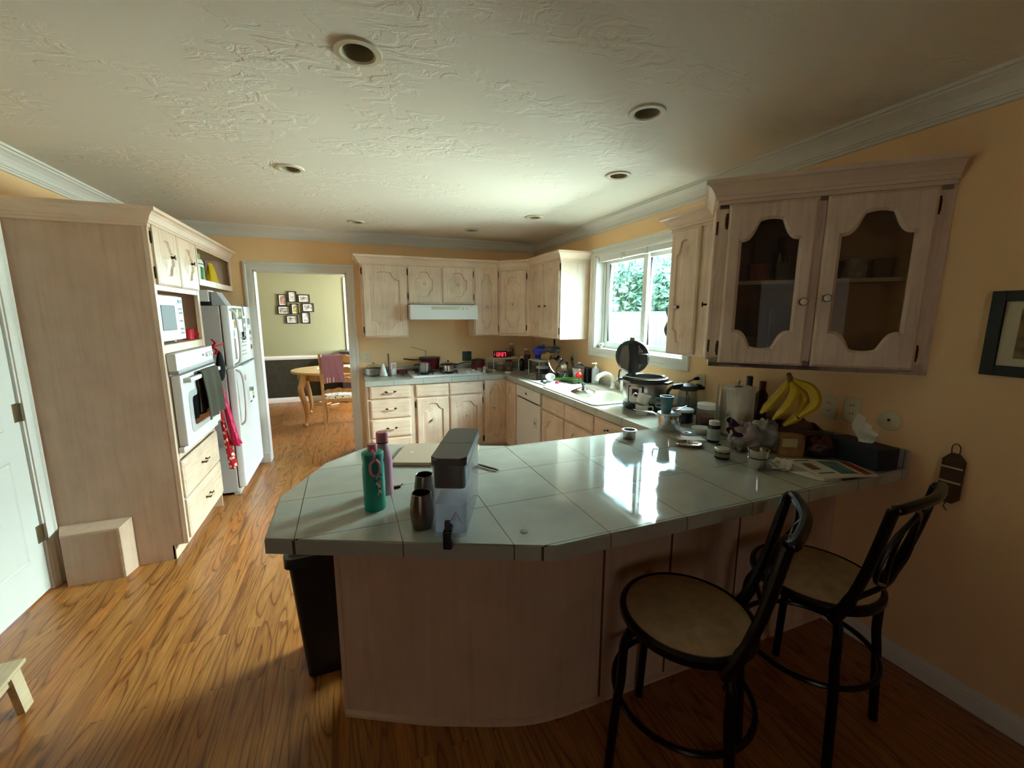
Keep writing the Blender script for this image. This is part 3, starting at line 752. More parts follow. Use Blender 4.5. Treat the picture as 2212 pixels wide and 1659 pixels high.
# the door on its far flank, seen edge on
b = MB(Mg.inverted() @ Matrix.Translation((Cq[0], Cq[1], GZ)) @ Matrix.Rotation(R(225), 4, 'Z')); door_mesh(b, .03, .385, .03, .75, .08, .08); d = b.build('door', PICK, gl, 25)
for z in (.1, .66):
    b = MB(Mg.inverted() @ Matrix.Translation((Cq[0], Cq[1], GZ)) @ Matrix.Rotation(R(225), 4, 'Z')); b.cyl((.393, -.004, z - .03), (.393, -.004, z + .03), .006, n=8); b.box(.386, .405, -.003, .001, z - .025, z + .025); b.build('hinge', BRASS, d)
dk = MB(Mg.inverted() @ Matrix.Translation((Cq[0], Cq[1], GZ)) @ Matrix.Rotation(R(225), 4, 'Z')); dk.cyl((.07, -.02, .31), (.07, -.04, .31), .006, n=8); dk.lathe([(0, 0), (.013, 0), (.015, .006), (0, .01)], (.07, -.04, .31), 12, T=Matrix.Rotation(R(90), 3, 'X')); dk.build('knob', BRASS, d)
ccrown('cabinet_crown', 'stepped crown moulding running round the top of the angled glass cabinet', [(XR - .002, 2.215), (1.965, 2.215), (1.965, 1.875), (A.x, A.y), (XR - .002, A.y - (XR - .002 - A.x))], 2.125, (A.x, A.y, 2.125))

# ------------------------------------------------------------------ base cabinets
BF = 4.39
t = base_unit('base_cabinet', 'pale oak base unit with a stack of four drawers beside the doorway', (.15, BF, 0), 0, .455)
for z0, z1 in ((.73, .86), (.525, .712), (.322, .508), (.118, .306)): add_drawer(t, .03, .428, z0, z1)
t = base_unit('base_cabinet', 'pale oak base unit with two arched doors below the cooktop', (.605, BF, 0), 0, .77)
add_drawer(t, .03, .376, .722, .85, False, 'false_front'); add_drawer(t, .39, .757, .722, .85, False, 'false_front')
add_door(t, .034, .376, .125, .708, .065, 0, .20, .47, 'L', .06, .062); add_door(t, .392, .757, .125, .708, .065, 0, .575, .475, 'R', .06, .062)
# corner unit: two doors meeting in the inner corner
t = thing('corner_base_cabinet', 'corner base unit with two tall narrow doors meeting at an inside angle', 'cabinet', (1.375, BF, 0), 0, 'base cabinets')
b = MB(Matrix.Translation((-1.375, -BF, 0)))
b.prism([(1.375, BF), (1.655, BF), (1.655, 4.06), (2.25, 4.06), (2.25, 4.985), (1.375, 4.985)], .1, .864)
b.prism([(1.375, BF + .065), (1.72, BF + .065), (1.72, 4.06), (2.25, 4.06), (2.25, 4.985), (1.375, 4.985)], 0, .1); b.build('carcass', PICK, t)
add_door(t, .015, .272, .125, .856, .09, .09, .12, .54, 'L', .055, .055)
Mc = Matrix.Translation((1.655 - 1.375, 0, 0)) @ Matrix.Rotation(R(-90), 4, 'Z')
b = MB(Mc); door_mesh(b, .025, .31, .125, .856, .09, .09, .06, .055); d = b.build('door', PICK, t, 25)
for z in (.2, .78):
    b = MB(Mc); b.cyl((.317, -.004, z - .03), (.317, -.004, z + .03), .006, n=8); b.box(.31, .325, -.003, .001, z - .025, z + .025); b.build('hinge', BRASS, d)
# dishwasher
dw = thing('dishwasher', 'white dishwasher under the counter between the corner unit and the sink unit', 'dishwasher', (1.66, 4.04, 0), R(-90))
b = MB(); b.box(0, .6, .0, .56, .1, .862, .004); b.box(.01, .59, .05, .5, 0, .1); b.build('tub', APPL, dw)
b = MB(); b.box(.008, .592, -.03, 0, .12, .735, .008); d = b.build('door', APPL, dw)
b = MB(); b.box(.008, .592, -.034, 0, .745, .858, .008); b.build('control_panel', APPL, dw)
b = MB(); b.box(.06, .54, -.036, -.01, .737, .745); b.build('handle_slot', BLACK, dw)
b = MB(); b.box(.255, .29, -.0355, -.034, .79, .81); b.build('badge', BLACK, dw)
b = MB(); b.mat(pm('sticker', (214, 210, 200), .5)).box(.455, .535, -.0315, -.03, .50, .60); b.mat(pm('sticker_grey', (140, 138, 134), .6)).box(.462, .500, -.0325, -.0315, .535, .56); b.build('sticker', None, dw)
# sink unit and drawer unit along the window
t = thing('base_cabinet', 'sink base unit with two false fronts over two arched doors', 'cabinet', (1.655, 3.435, 0), R(-90), 'base cabinets')
b = MB(); b.box(0, .885, 0, .02, .1, .864); b.box(0, .018, .02, .6, .1, .864); b.box(.867, .885, .02, .6, .1, .864); b.box(.018, .867, .02, .6, .1, .118); b.box(0, .885, .065, .6, 0, .1); b.build('carcass', PICK, t)
add_drawer(t, .012, .43, .722, .85, False, 'false_front'); add_drawer(t, .445, .872, .722, .85, False, 'false_front')
add_door(t, .012, .43, .125, .708, .08, 0, .24, .46, None, .06, .062); add_door(t, .445, .872, .125, .708, .08, 0, .66, .46, None, .06, .062)
t = base_unit('base_cabinet', 'base unit with a top drawer where the peninsula meets the window counter', (1.655, 2.55, 0), R(-90), .61)
add_drawer(t, .012, .45, .722, .85); add_drawer(t, .012, .45, .42, .705); add_drawer(t, .012, .45, .125, .405)

# ------------------------------------------------------------------ counters
def counter_slab(b, poly, z0=.864, z1=.915):
    b.mat(TILE).prism(poly, z0, z1)
PEN = [(-.265, 1.346), (.527, .996), (2.262, .996), (2.262, 1.93), (.735, 1.918), (.15, 2.18), (.06, 2.165), (-.125, 1.985), (-.265, 1.656)]
ct = thing('worktop', 'grey green tiled worktop, hood wall and window run with sink cut-out', 'worktop', (0, 0, 0))
SK = (1.70, 2.215, 2.58, 3.43)   # sink cut-out
b = MB(); b.mat(TILE)
b.prism([(.14, 4.365), (1.63, 4.365), (1.63, SK[3]), (2.262, SK[3]), (2.262, 4.997), (.14, 4.997)], .864, .915)
b.box(1.63, SK[0], SK[2], SK[3], .864, .915); b.box(SK[1], 2.262, SK[2], SK[3], .864, .915)
b.box(1.63, 2.262, 1.931, SK[2], .864, .915)
b.build('slab', None, ct, smooth=0)
b = MB(); b.mat(TILE)
b.box(.14, 2.262, 4.978, 4.997, .915, .985, .003); b.box(2.243, 2.262, 1.93, 4.98, .915, .985, .003)
b.build('backsplash', None, ct)
pt = thing('peninsula_worktop', 'large grey tiled peninsula worktop with angled end reflecting the window', 'worktop', (0, 0, 0))
b = MB(); b.mat(TILE).prism(PEN, .867, .915, .004); b.build('slab', None, pt, smooth=20)
b = MB(); b.mat(TILE).box(2.243, 2.262, .999, 1.93, .915, .995, .003); b.build('backsplash', None, pt)
# base of the peninsula: curved panel towards the camera
pb = thing('peninsula_cabinet', 'pinkish oak peninsula base with a curved panel facing the stools', 'cabinet', (0, 0, 0), 0, 'base cabinets')
cv = [(-.087, 1.58), (.08, 1.492), (.22, 1.42), (.335, 1.372), (.43, 1.333), (.53, 1.297), (.62, 1.276), (.72, 1.266)]
cv = [tuple(p)[:2] for p in spline([(x, y, 0) for x, y in cv], 4)] + [(XR - .003, 1.264)]
back = []
for i, (x, y) in enumerate(cv):
    p, q = Vector(cv[max(i - 1, 0)]), Vector(cv[min(i + 1, len(cv) - 1)]); d = (q - p).normalized(); back.append((x - d.y * .022, y + d.x * .022))
b = MB(); b.prism(cv + back[::-1], 0.0, .866); b.build('curved_panel', PICKS, pb, 60)
b = MB(); b.box(.25, XR - .003, 1.44, 1.86, .1, .866); b.box(.25, XR - .003, 1.44, 1.80, 0, .1); b.build('carcass', PICK, pb)
b = MB(); b.prism([(-.095, 1.582), (-.078, 1.573), (-.066, 1.60), (-.083, 1.609)], 0, .866); b.build('end_post', PICKS, pb)
b = MB(); b.sweep([(x, y) for x, y in cv], [(0, 0), (.014, 0), (.013, .012), (.004, .02), (0, .022)]); b.build('shoe_moulding', PICKS, pb)
for x in (.883, 1.215, 1.60):
    b = MB(); b.box(x - .004, x + .004, 1.2625, 1.266, .02, .862); b.build('panel_seam', pm('seam', (96, 56, 38), .8), pb)
# ------------------------------------------------------------------ recessed ceiling lamps
LTRIM = pm('lamp_trim', (206, 196, 170), .45); LBULB = pm('lamp_bulb', (232, 228, 214), .35); LCAN = pm('lamp_can', (150, 142, 118), .5)
LL = ['recessed ceiling lamp above the near end of the peninsula, largest in view', 'recessed ceiling lamp above the stools, beside the right wall crown',
      'recessed ceiling lamp in front of the tall oven cabinet', 'recessed ceiling lamp nearest the kitchen window',
      'recessed ceiling lamp above the doorway end of the back counter', 'recessed ceiling lamp above the sink, near the corner wall cabinets', 'recessed ceiling lamp above the cooktop']
def ceiling_lamp():
    t = thing('ceiling_lamp', LL[0], 'lamp', (0, 0, H), 0, 'recessed ceiling lamps')
    b = MB(); b.lathe([(.052, .0), (.052, -.006), (.058, -.010), (.076, -.008), (.079, -.003), (.079, .0)], n=40); b.build('trim_ring', LTRIM, t)
    b = MB(); b.lathe([(.0535, .002), (.052, -.004), (.050, .03), (.047, .1), (.03, .13), (0, .135)], n=36); b.build('can', LCAN, t)
    b = MB(); b.lathe([(0, .035), (.02, .036), (.034, .045), (.04, .062), (.034, .09), (.02, .11), (.016, .13), (0, .131)], n=24); b.build('bulb', LBULB, t)
    return t
l0 = ceiling_lamp()
for i, (x, y) in enumerate(LAMPS):
    o = l0 if i == 0 else dup(l0, (x, y, H), 0, LL[i])
    o.location = (x, y, H)

# ------------------------------------------------------------------ tall oven cabinet (faces +x; local x runs along +y)
OX, OY0, OY1, OZT = -1.044, 3.13, 3.95, 2.11
oc = thing('oven_cabinet', 'tall pale oak cabinet housing the microwave niche and white wall oven', 'cabinet', (OX, OY0, 0), R(90))
OW, OD = OY1 - OY0, .62
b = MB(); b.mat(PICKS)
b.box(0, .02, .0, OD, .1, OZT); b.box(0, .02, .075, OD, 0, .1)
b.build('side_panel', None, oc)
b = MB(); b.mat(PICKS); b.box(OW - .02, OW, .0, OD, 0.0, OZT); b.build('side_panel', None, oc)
b = MB(); b.mat(PICK)
b.box(.02, OW - .02, OD - .015, OD, .05, OZT); b.box(.02, OW - .02, 0.02, OD - .015, OZT - .02, OZT)           # back, top
b.box(.02, OW - .02, .02, OD - .015, 1.735, 1.75)
b.build('carcass', None, oc)
b = MB(); b.mat(PICK)
for x0, x1 in ((-.0015, .032), (OW - .045, OW)): b.box(x0, x1, -.0015, .022, .1, OZT, .0005)
for z0, z1 in ((.1, .12), (.385, .40), (.655, .70), (1.335, 1.385), (1.718, 1.765), (2.085, OZT)): b.box(.03, OW - .045, 0, .02, z0, z1)
b.build('face_frame', None, oc)
b = MB(); b.mat(PICK).box(.02, OW - .02, .015, .5, 1.372, 1.386); b.build('niche_shelf', None, oc)
b = MB(); b.mat(PICKS).box(.02, OW - .02, .46, .475, 1.386, 1.735); b.build('niche_back', None, oc)
b = MB(); b.mat(PICK).box(.0, OW, .07, .085, 0, .1); b.build('toe_kick', None, oc)
b = MB(); b.mat(PICK).box(.02, OW - .02, .02, .03, .1, .7); b.build('inner_panel', None, oc)
add_door(oc, .034, .402, 1.75, 2.092, .07, .07, .275, 1.935, 'L', .085, .062); add_door(oc, .418, .785, 1.75, 2.092, .07, .07, .655, 1.935, None, .085, .062)
add_drawer(oc, .022, .80, .40, .645); add_drawer(oc, .022, .80, .125, .388)
b = MB(); b.prism_y([(.02, .1), (.0, .1), (.0, .0), (.02, 0)], .0, .005)
b.bm.free()
ccrown('cabinet_crown', 'stepped crown moulding along the top of the oven cabinet and fridge shelf', [(XL + .002, OY0), (OX, OY0), (OX, 4.975)], 2.115, (OX, OY0, 2.115))
# low boxed vent at the foot of the cabinet side
vb = thing('toe_vent_box', 'low oak box with mitred edges against the tall cabinet side, beside the white door', 'box', (-1.485, 3.125, 0))
b = MB(); b.mat(PICKS)
o_ = b.loop([(-.12, -.105, 0), (.155, -.105, 0), (.155, -.105, .32), (-.12, -.105, .32)]); i_ = b.loop([(-.165, 0, 0), (.175, 0, 0), (.175, 0, .335), (-.165, 0, .335)])
b.bridge(o_, i_); b.f(o_); b.f(i_[::-1]); b.build('body', None, vb)
b = MB(); b.mat(PICKH); b.box(-.118, .153, -.11, -.1045, .305, .319, .001); b.box(.140, .154, -.11, -.1045, .0, .305, .001); b.build('edge_trim', None, vb)

# ------------------------------------------------------------------ open shelf cabinet above the fridge
fs = thing('shelf_cabinet', 'open pale oak shelf box above the fridge holding a tub and bags', 'cabinet', (OX, 3.955, 1.80), R(90))
SW = 1.03
b = MB(); b.mat(PICK); b.box(0, SW, 0, .60, 0, .02); b.box(0, SW, 0, .60, .29, .31); b.box(SW - .02, SW, 0, .6, .02, .29); b.box(0, .015, 0, .6, .02, .29); b.box(.015, SW - .02, .585, .6, .02, .29); b.build('carcass', None, fs)
b = MB(); b.mat(PICK); b.box(0, SW, -.012, 0, -.002, .045, .001); b.box(0, SW, -.012, 0, .275, .312, .001); b.box(SW - .05, SW, -.012, 0, .045, .275, .001); b.box(0, .02, -.012, 0, .045, .275, .001); b.build('face_frame', None, fs)

# things on the open shelf: local frame of the room
SZ = 1.8215
tb = thing('supplement_tub', 'white tub with a green lid and leafy label on the open shelf', 'tub', (-1.13, 4.16, SZ))
b = MB(); b.lathe([(0, 0), (.078, 0), (.082, .008), (.082, .165), (.074, .185), (.058, .195), (.058, .2)], n=32); b.build('jar', pm('tub_white', (232, 232, 228), .35), tb)
b = MB(); b.lathe([(.062, .196), (.064, .2), (.064, .23), (.06, .234), (0, .234)], n=32); b.build('lid', pm('lime_lid', (128, 170, 40), .4), tb)
b = MB(); b.mat(pm('leaf_green', (60, 120, 40), .5))
for a0, a1, z0, z1 in ((-95, -62, .03, .14), (-30, 2, .03, .12)): 
    pts = [(R(a0 + (a1 - a0) * k / 5)) for k in range(6)]
    for p, q in zip(pts, pts[1:]): b.face([(.0826 * math.cos(p), .0826 * math.sin(p), z0), (.0826 * math.cos(q), .0826 * math.sin(q), z0), (.0826 * math.cos(q), .0826 * math.sin(q), z1 - .01 * math.sin(3 * q)), (.0826 * math.cos(p), .0826 * math.sin(p), z1 - .01 * math.sin(3 * p))])
b.build('leaf_print', None, tb)
b = MB(); b.mat(SOFTBLK)
for z in (.148,): b.lathe([(.0828, z), (.0828, z + .006)], n=32)
b.build('label_line', None, tb)
def pouch(name, label, loc, rz, w, d, h, m, m2=None, lean=0.0, taper=.08):
    t = thing(name, label, 'bag', loc, rz)
    b = MB()
    n = 12
    rows = []
    for j in range(9):
        v = j / 8; hw = w / 2 * (1 - taper * v); dd = d / 2 * (1 - v) ** .6 + .003
        rows.append(b.loop([(hw * math.copysign(abs(math.cos(a)) ** .6, math.cos(a)) + .004 * math.sin(5 * a + j), lean * v * h + dd * math.copysign(abs(math.sin(a)) ** .8, math.sin(a)), v * h) for a in [2 * PI * k / (2 * n) for k in range(2 * n)]]))
    b.f(rows[0][::-1])
    for p, q in zip(rows, rows[1:]): b.bridge(p, q)
    b.f(rows[-1]); b.build('pouch', m, t)
    if m2:
        c = MB(); c.box(-w * .4, w * .4, -d * .36, -d * .33, h * .72, h * .9, .002); c.build('label_band', m2, t)
    return t
pouch('grey_pouch', 'grey foil pouch with a black top leaning at the back of the open shelf', (-1.15, 4.41, SZ), R(80), .16, .07, .235, pm('foil_grey', (120, 118, 118), .35, .3), SOFTBLK)
pouch('yellow_pouch', 'yellow and silver snack bag on the open shelf', (-1.12, 4.66, SZ), R(80), .20, .08, .21, pm('yellow_foil', (214, 178, 30), .35), taper=.7)
pouch('silver_pouch', 'silver bag between the grey pouch and the yellow bag', (-1.26, 4.55, SZ), R(80), .14, .06, .22, pm('silver_foil', (196, 190, 186), .3, .4))

# ------------------------------------------------------------------ microwave and cup in the niche
mw = thing('microwave', 'white microwave oven in the niche of the tall cabinet', 'microwave', (-1.085, 3.165, 1.387), R(90))
b = MB(); b.box(0, .475, 0, .36, .012, .312, .008)
for x in (.04, .43):
    for y in (.04, .32): b.cyl((x, y, 0), (x, y, .014), .012, n=8)
b.build('body', APPL, mw)
b = MB(); b.box(.004, .355, -.022, -.002, .018, .306, .006); d = b.build('door', APPL, mw)
b = MB(); b.box(.075, .30, -.0245, -.021, .085, .245, .004); b.build('window', pm('microwave_window', (112, 114, 120), .5), d)
b = MB(); b.box(.362, .471, -.02, -.002, .018, .306, .006); p = b.build('control_panel', APPL, mw)
b = MB(); b.box(.385, .445, -.0225, -.019, .262, .285); b.build('display', BLACK, p)
KEY = pm('keys_grey', (150, 152, 156), .5)
for r_ in range(7):
    if r_ in (2, 4): continue
    for c_ in range(3): b = MB(); b.mat(KEY).box(.383 + c_ * .024, .4 + c_ * .024, -.0215, -.0195, .055 + r_ * .027, .068 + r_ * .027); b.build('key', None, p)
cp = thing('red_cup', 'small red cup beside the microwave in the niche', 'cup', (-1.115, 3.845, 1.387))
b = MB(); b.lathe([(0, 0), (.032, 0), (.037, .003), (.04, .075), (.041, .078), (.038, .078), (.034, .006), (0, .005)], n=24); b.build('bowl', REDC, cp)
b = MB(); b.tube(spline([(.038, 0, .062), (.062, .0, .055), (.064, 0, .03), (.037, 0, .02)], 5), .005, 8); b.build('handle', REDC, cp)

# ------------------------------------------------------------------ wall oven
ov = thing('wall_oven', 'white built-in wall oven with a dark towel on its handle', 'oven', (-1.038, 3.155, .70), R(90))
b = MB(); b.box(.01, .755, .0, .5, .005, .63); b.build('body', APPLG, ov)
b = MB(); b.prism_y([(.0, .525), (.765, .525), (.765, .632), (.0, .632)], -.045, .0); p = b.build('control_panel', APPL, ov)
bb_ = MB(); bb_.box(.0, .765, -.052, .0, .505, .528, .003); bb_.build('vent_lip', pm('lip_grey', (150, 148, 144), .4), p)
b = MB(); b.box(.48, .56, -.047, -.044, .56, .605, .002); b.build('clock_panel', pm('panel_white', (240, 240, 240), .3), p)
b = MB(); b.box(.51, .535, -.049, -.047, .575, .59); b.build('display', BLACK, p)
for kx in (.60, .65, .70):
    b = MB(); b.lathe([(0, 0), (.017, 0), (.015, .016), (0, .018)], (kx, -.0445, .58), 16, T=Matrix.Rotation(R(90), 3, 'X')); b.build('knob', APPL, p)
b = MB(); b.box(.005, .76, -.055, -.004, .04, .495, .008); d = b.build('door', APPL, ov)
b = MB(); b.mat(pm('oven_glass', (196, 202, 204), .12)); b.prism_y(rrect(.10, .665, .10, .375, .05), -.058, -.0545); w_ = b.build('window', None, d)
b = MB(); b.mat(pm('oven_dark_glass', (20, 22, 22), .08)); b.prism_y(rrect(.16, .60, .14, .335, .03), -.0595, -.0578); b.build('dark_pane', None, w_)
b = MB(); b.box(.04, .72, -.10, -.075, .445, .475, .008)
for x in (.06, .70): b.box(x - .015, x + .015, -.08, -.05, .447, .473, .003)
b.build('handle', APPL, d)
b = MB(); b.box(0, .765, -.03, .0, .0, .035, .003); b.build('bottom_trim', APPL, ov)
# towel over the oven handle (world: x = -1.038 + .088)
tw = thing('hand_towel', 'dark olive hand towel hung over the white oven handle', 'towel', (-.95, 3.62, 1.176))
TOW = pm('olive_terry', (68, 66, 54), .95, noise=.12, nscale=60, bump=.5, bscale=300)
def towel_fn(u, v):
    s = v * .66      # length along the drape
    y = -.205 + .37 * u + .012 * math.sin(v * 9)
    f = .010 * math.sin(u * 13 + 1) * min(1, abs(s - .29) * 6)
    if s < .27: return (-.018 - f * .3, y, -.27 + s)
    if s < .33:
        a = (s - .27) / .06 * PI; return (-.018 * math.cos(a), y, .018 * math.sin(a))
    return (.018 + f + .02 * (s - .33), y + .02 * (s - .33) * (u - .3), -(s - .33))
b = MB(); b.cloth(towel_fn, 18, 34, -.005); b.build('cloth', TOW, tw)

# ------------------------------------------------------------------ fridge
fr = thing('fridge', 'white top-freezer fridge covered in papers and magnets beside the doorway', 'fridge', (-.97, 4.14, 0), R(90))
FWd = .835
b = MB(); b.box(0, FWd, .0, .68, .025, 1.645, .006); b.build('cabinet', APPLG, fr)
b = MB(); b.box(.01, FWd - .01, -.01, .04, 0, .06, .003); b.build('base_grille', APPLG, fr)
b = MB(); b.box(0, FWd, -.065, -.006, 1.135, 1.65, .012); fd = b.build('freezer_door', APPL, fr)
b = MB(); b.box(0, FWd, -.065, -.006, .065, 1.12, .012); rd = b.build('fridge_door', APPL, fr)
def fhandle(parent, z0, z1, flip):
    b = MB(); zs = (z0, z0 + .05, (z0 + z1) / 2, z1 - .05, z1)
    ys = (-.066, -.11, -.118, -.105, -.07) if flip else (-.07, -.105, -.118, -.11, -.066)
    b.tube(spline([(.035, y, z) for y, z in zip(ys, zs)], 6), .014, 8, flat=.8); b.build('handle', APPL, parent)
fhandle(fd, 1.145, 1.62, True); fhandle(rd, .62, 1.11, False)
def note(name, label, cat, y0, y1, z0, z1, m, extra=None, tilt=0):
    """paper or magnet on the fridge front: y along the front, z up"""
    t = thing(name, label, cat, (-.9045, (y0 + y1) / 2, (z0 + z1) / 2), 0, 'papers and magnets on the fridge', rot=(R(tilt), 0, 0))
    w, h = (y1 - y0) / 2, (z1 - z0) / 2
    b = MB(); b.mat(m).box(.0, .0025, -w, w, -h, h); b.build('sheet', None, t)
    if extra:
        for j, (m2, a0, a1, c0, c1) in enumerate(extra):
            c = MB(); c.mat(m2).box(.0025, .0035, -w + 2 * w * a0, -w + 2 * w * a1, -h + 2 * h * c0, -h + 2 * h * c1); c.build('print', None, t)
    return t
INK = pm('grey_ink', (150, 152, 150), .8); INKD = pm('dark_ink', (60, 56, 52), .7); GOLD = pm('gold_card', (206, 164, 84), .7); PINK = pm('pink_card', (214, 150, 150), .7); GREENP = pm('green_print', (96, 110, 70), .7)
note('calendar_sheet', 'large white printed sheet on the freezer door beside the red bottle opener', 'paper', 4.42, 4.72, 1.16, 1.42, PAPER, [(INK, .1, .8, .75, .8), (INK, .1, .9, .6, .63), (INK, .1, .85, .48, .51), (INK, .1, .7, .3, .33), (INK, .1, .8, .18, .21)])
note('photo_collage_magnet', 'busy green and gold photo strip at the top of the freezer door', 'photo', 4.24, 4.62, 1.53, 1.63, GREENP, [(GOLD, .1, .3, .1, .8), (PAPER, .4, .6, .2, .9), (INKD, .02, .08, .1, .9), (GOLD, .65, .9, .3, .7)])
note('gold_ticket', 'gold ticket on the freezer door, upper of two', 'paper', 4.285, 4.345, 1.455, 1.525, GOLD, [(INKD, .2, .8, .6, .68), (INKD, .2, .8, .35, .42)])
note('gold_ticket', 'gold ticket on the freezer door, lower of two', 'paper', 4.385, 4.445, 1.405, 1.475, GOLD, [(INKD, .2, .8, .6, .68), (INKD, .2, .8, .35, .42)])
note('grey_print', 'tall grey printed card below the photo strip', 'paper', 4.60, 4.73, 1.42, 1.54, INK, [(PAPER, .2, .8, .3, .6)])
note('pink_photo', 'pink and grey snapshot below the grey card', 'photo', 4.52, 4.70, 1.34, 1.415, PINK, [(INKD, .0, .12, -.3, 1), (INK, .5, 1, .1, .95)])
note('dark_clip', 'dark wooden peg clip on the top edge of the freezer door', 'clip', 4.66, 4.70, 1.56, 1.67, INKD, None, 18)
note('thin_notes', 'white notes at the far edge of the freezer door', 'paper', 4.80, 4.92, 1.44, 1.56, PAPER, [(INK, .1, .9, .3, .8)])
for i, (z, nm) in enumerate(((1.40, 'square grey magnet'), (1.335, 'round pale magnet'), (1.255, 'small brown house magnet'))):
    note('fridge_magnet', nm + ' near the far edge of the freezer door', 'magnet', 4.87, 4.93, z - .022, z + .022, (INK, PAPER, pm('house_brown', (120, 92, 66), .7))[i], [((INKD), .2, .6, .2, .7)])
note('red_bottle_opener', 'long red and black bottle shaped opener behind the freezer handle', 'magnet', 4.235, 4.285, 1.19, 1.37, pm('deep_red', (140, 24, 24), .5), [(BLACK, .1, .9, 1.1, 1.4), (PAPER, .1, .9, 1.0, 1.1)])
note('blue_plan', 'photo page with green pictures and white text on the lower fridge door', 'paper', 4.60, 4.80, .735, .89, PAPER, [(GREENP, .05, .5, .7, .95), (INKD, .5, .95, .6, .85), (pm('lime_print', (170, 180, 50), .7), .6, .95, .35, .55), (INKD, .6, .95, .12, .3), (INKD, .05, .4, .0, .1)])
note('heart_magnet', 'small pink heart shaped magnet on the lower fridge door', 'magnet', 4.47, 4.515, .975, 1.02, PINK, None, 45)
note('magnetic_pen', 'grey pen lying along the top of the lower fridge door', 'pen', 4.42, 4.75, 1.112, 1.128, INK)
# on top of the fridge
bx = thing('white_carton', 'white carton lying on the fridge top', 'box', (-1.1, 4.27, 1.647)); b = MB(); b.box(-.1, .06, -.1, .07, .03, .125, .004); b.build('body', PAPER, bx)
b = MB(); b.box(-.13, .07, -.115, .085, 0, .03, .004); b.build('dark_tray', SOFTBLK, bx)
nb = thing('wire_file', 'pale grey papers slanting beside the white carton on the fridge', 'papers', (-.975, 4.30, 1.647))
b = MB()
b.prism_y([(-.1, .0), (.1, .0), (.1, .004), (-.1, .004)], .1, .11); b.bm.free()
b = MB(); b.mat(pm('file_grey', (172, 172, 178), .6)); b.prism_y([(-.05, .0), (.05, .0), (-.01, .11), (-.05, .11)], -.12, .06); b.build('stack', None, nb)

# ------------------------------------------------------------------ aprons hanging between oven and fridge
def dotted(name, base, dot, scale, rnd=.28):
    m, nt, n, l, b_ = _mat(name); tc = n.new('ShaderNodeTexCoord'); vo = n.new('ShaderNodeTexVoronoi'); vo.inputs['Scale'].default_value = scale; vo.inputs['Randomness'].default_value = 0 if rnd < .3 else 1
    l.new(tc.outputs['Object'], vo.inputs['Vector']); r = n.new('ShaderNodeValToRGB'); r.color_ramp.interpolation = 'CONSTANT'
    r.color_ramp.elements[0].color = lin(dot); r.color_ramp.elements[1].position = rnd; r.color_ramp.elements[1].color = lin(base)
    l.new(vo.outputs['Distance'], r.inputs[0]); l.new(r.outputs[0], b_.inputs['Base Color']); b_.inputs['Roughness'].default_value = .9
    return m
PDOT = dotted('pink_polka', (206, 40, 92), (240, 190, 206), 70, .26); RFLO = dotted('red_floral', (168, 16, 30), (236, 214, 206), 24, .34)
ap = thing('pink_apron', 'pink polka dot apron with ruffled hem hanging beside the fridge', 'apron', (-.985, 4.03, 1.0))
def apron(x0, y0, w0, w1, zt, zb, fold, sx, sy, ph):
    def fn(u, v):
        w = w0 + (w1 - w0) * v ** .8
        yy = (u - .5) * w
        return (x0 + sx * v + fold * (.3 + v) * math.sin(u * 11 + ph + v), y0 + sy * v + yy * .45, zt + (zb - zt) * v)
    return fn
b = MB(); b.cloth(apron(-.02, .0, .06, .30, .08, -.46, .02, .075, -.0, .3), 22, 22, .005); b.build('skirt', PDOT, ap)
def ruf(u, v): 
    x, y, z = apron(-.02, .0, .06, .30, .08, -.46, .02, .075, 0, .3)(u, 1); return (x + .012 * v + .012 * v * math.sin(u * 60), y, z - .05 * v)
b = MB(); b.cloth(ruf, 60, 3, .003); b.build('ruffle', pm('pink_ruffle', (200, 34, 84), .9), ap)
b = MB(); b.tube(spline([(-.02, .0, .06), (-.05, -.03, .22), (-.06, -.04, .33)], 6), .007, 6); b.build('strap', pm('pink_strap', (196, 30, 70), .9), ap)
ap2 = thing('red_apron', 'red floral apron hanging lowest, behind the pink one', 'apron', (-.985, 3.985, .66))
b = MB(); b.cloth(apron(-.03, .0, .14, .24, .25, -.36, .018, .06, .02, 1.6), 20, 22, .005); b.build('skirt', RFLO, ap2)
ap3 = thing('cloth_cap', 'black cloth cap hanging from the hook above the aprons', 'cap', (-.97, 4.01, 1.17))
b = MB(); b.lathe([(0, .12), (.02, .10), (.035, .06), (.05, 0), (.05, -.05), (.035, -.1), (.01, -.13), (0, -.13)], n=16, sx=.6, sy=1.0); b.build('crown', pm('black_cloth', (16, 16, 18), .95), ap3)
hk = thing('red_hook', 'red ribbon bow tied on a hook near the top of the oven', 'ribbon', (-1.0, 3.968, 1.32))
b = MB(); b.mat(REDC); b.tube(spline([(0, -.01, .06), (.015, .01, .03), (.0, .0, 0), (.02, .02, -.03), (.01, .01, -.06)], 5), .012, 8, flat=.4); b.tube([(0, 0, 0), (.035, .05, .01), (.05, .11, .02)], .007, 6); b.build('ribbon', None, hk)

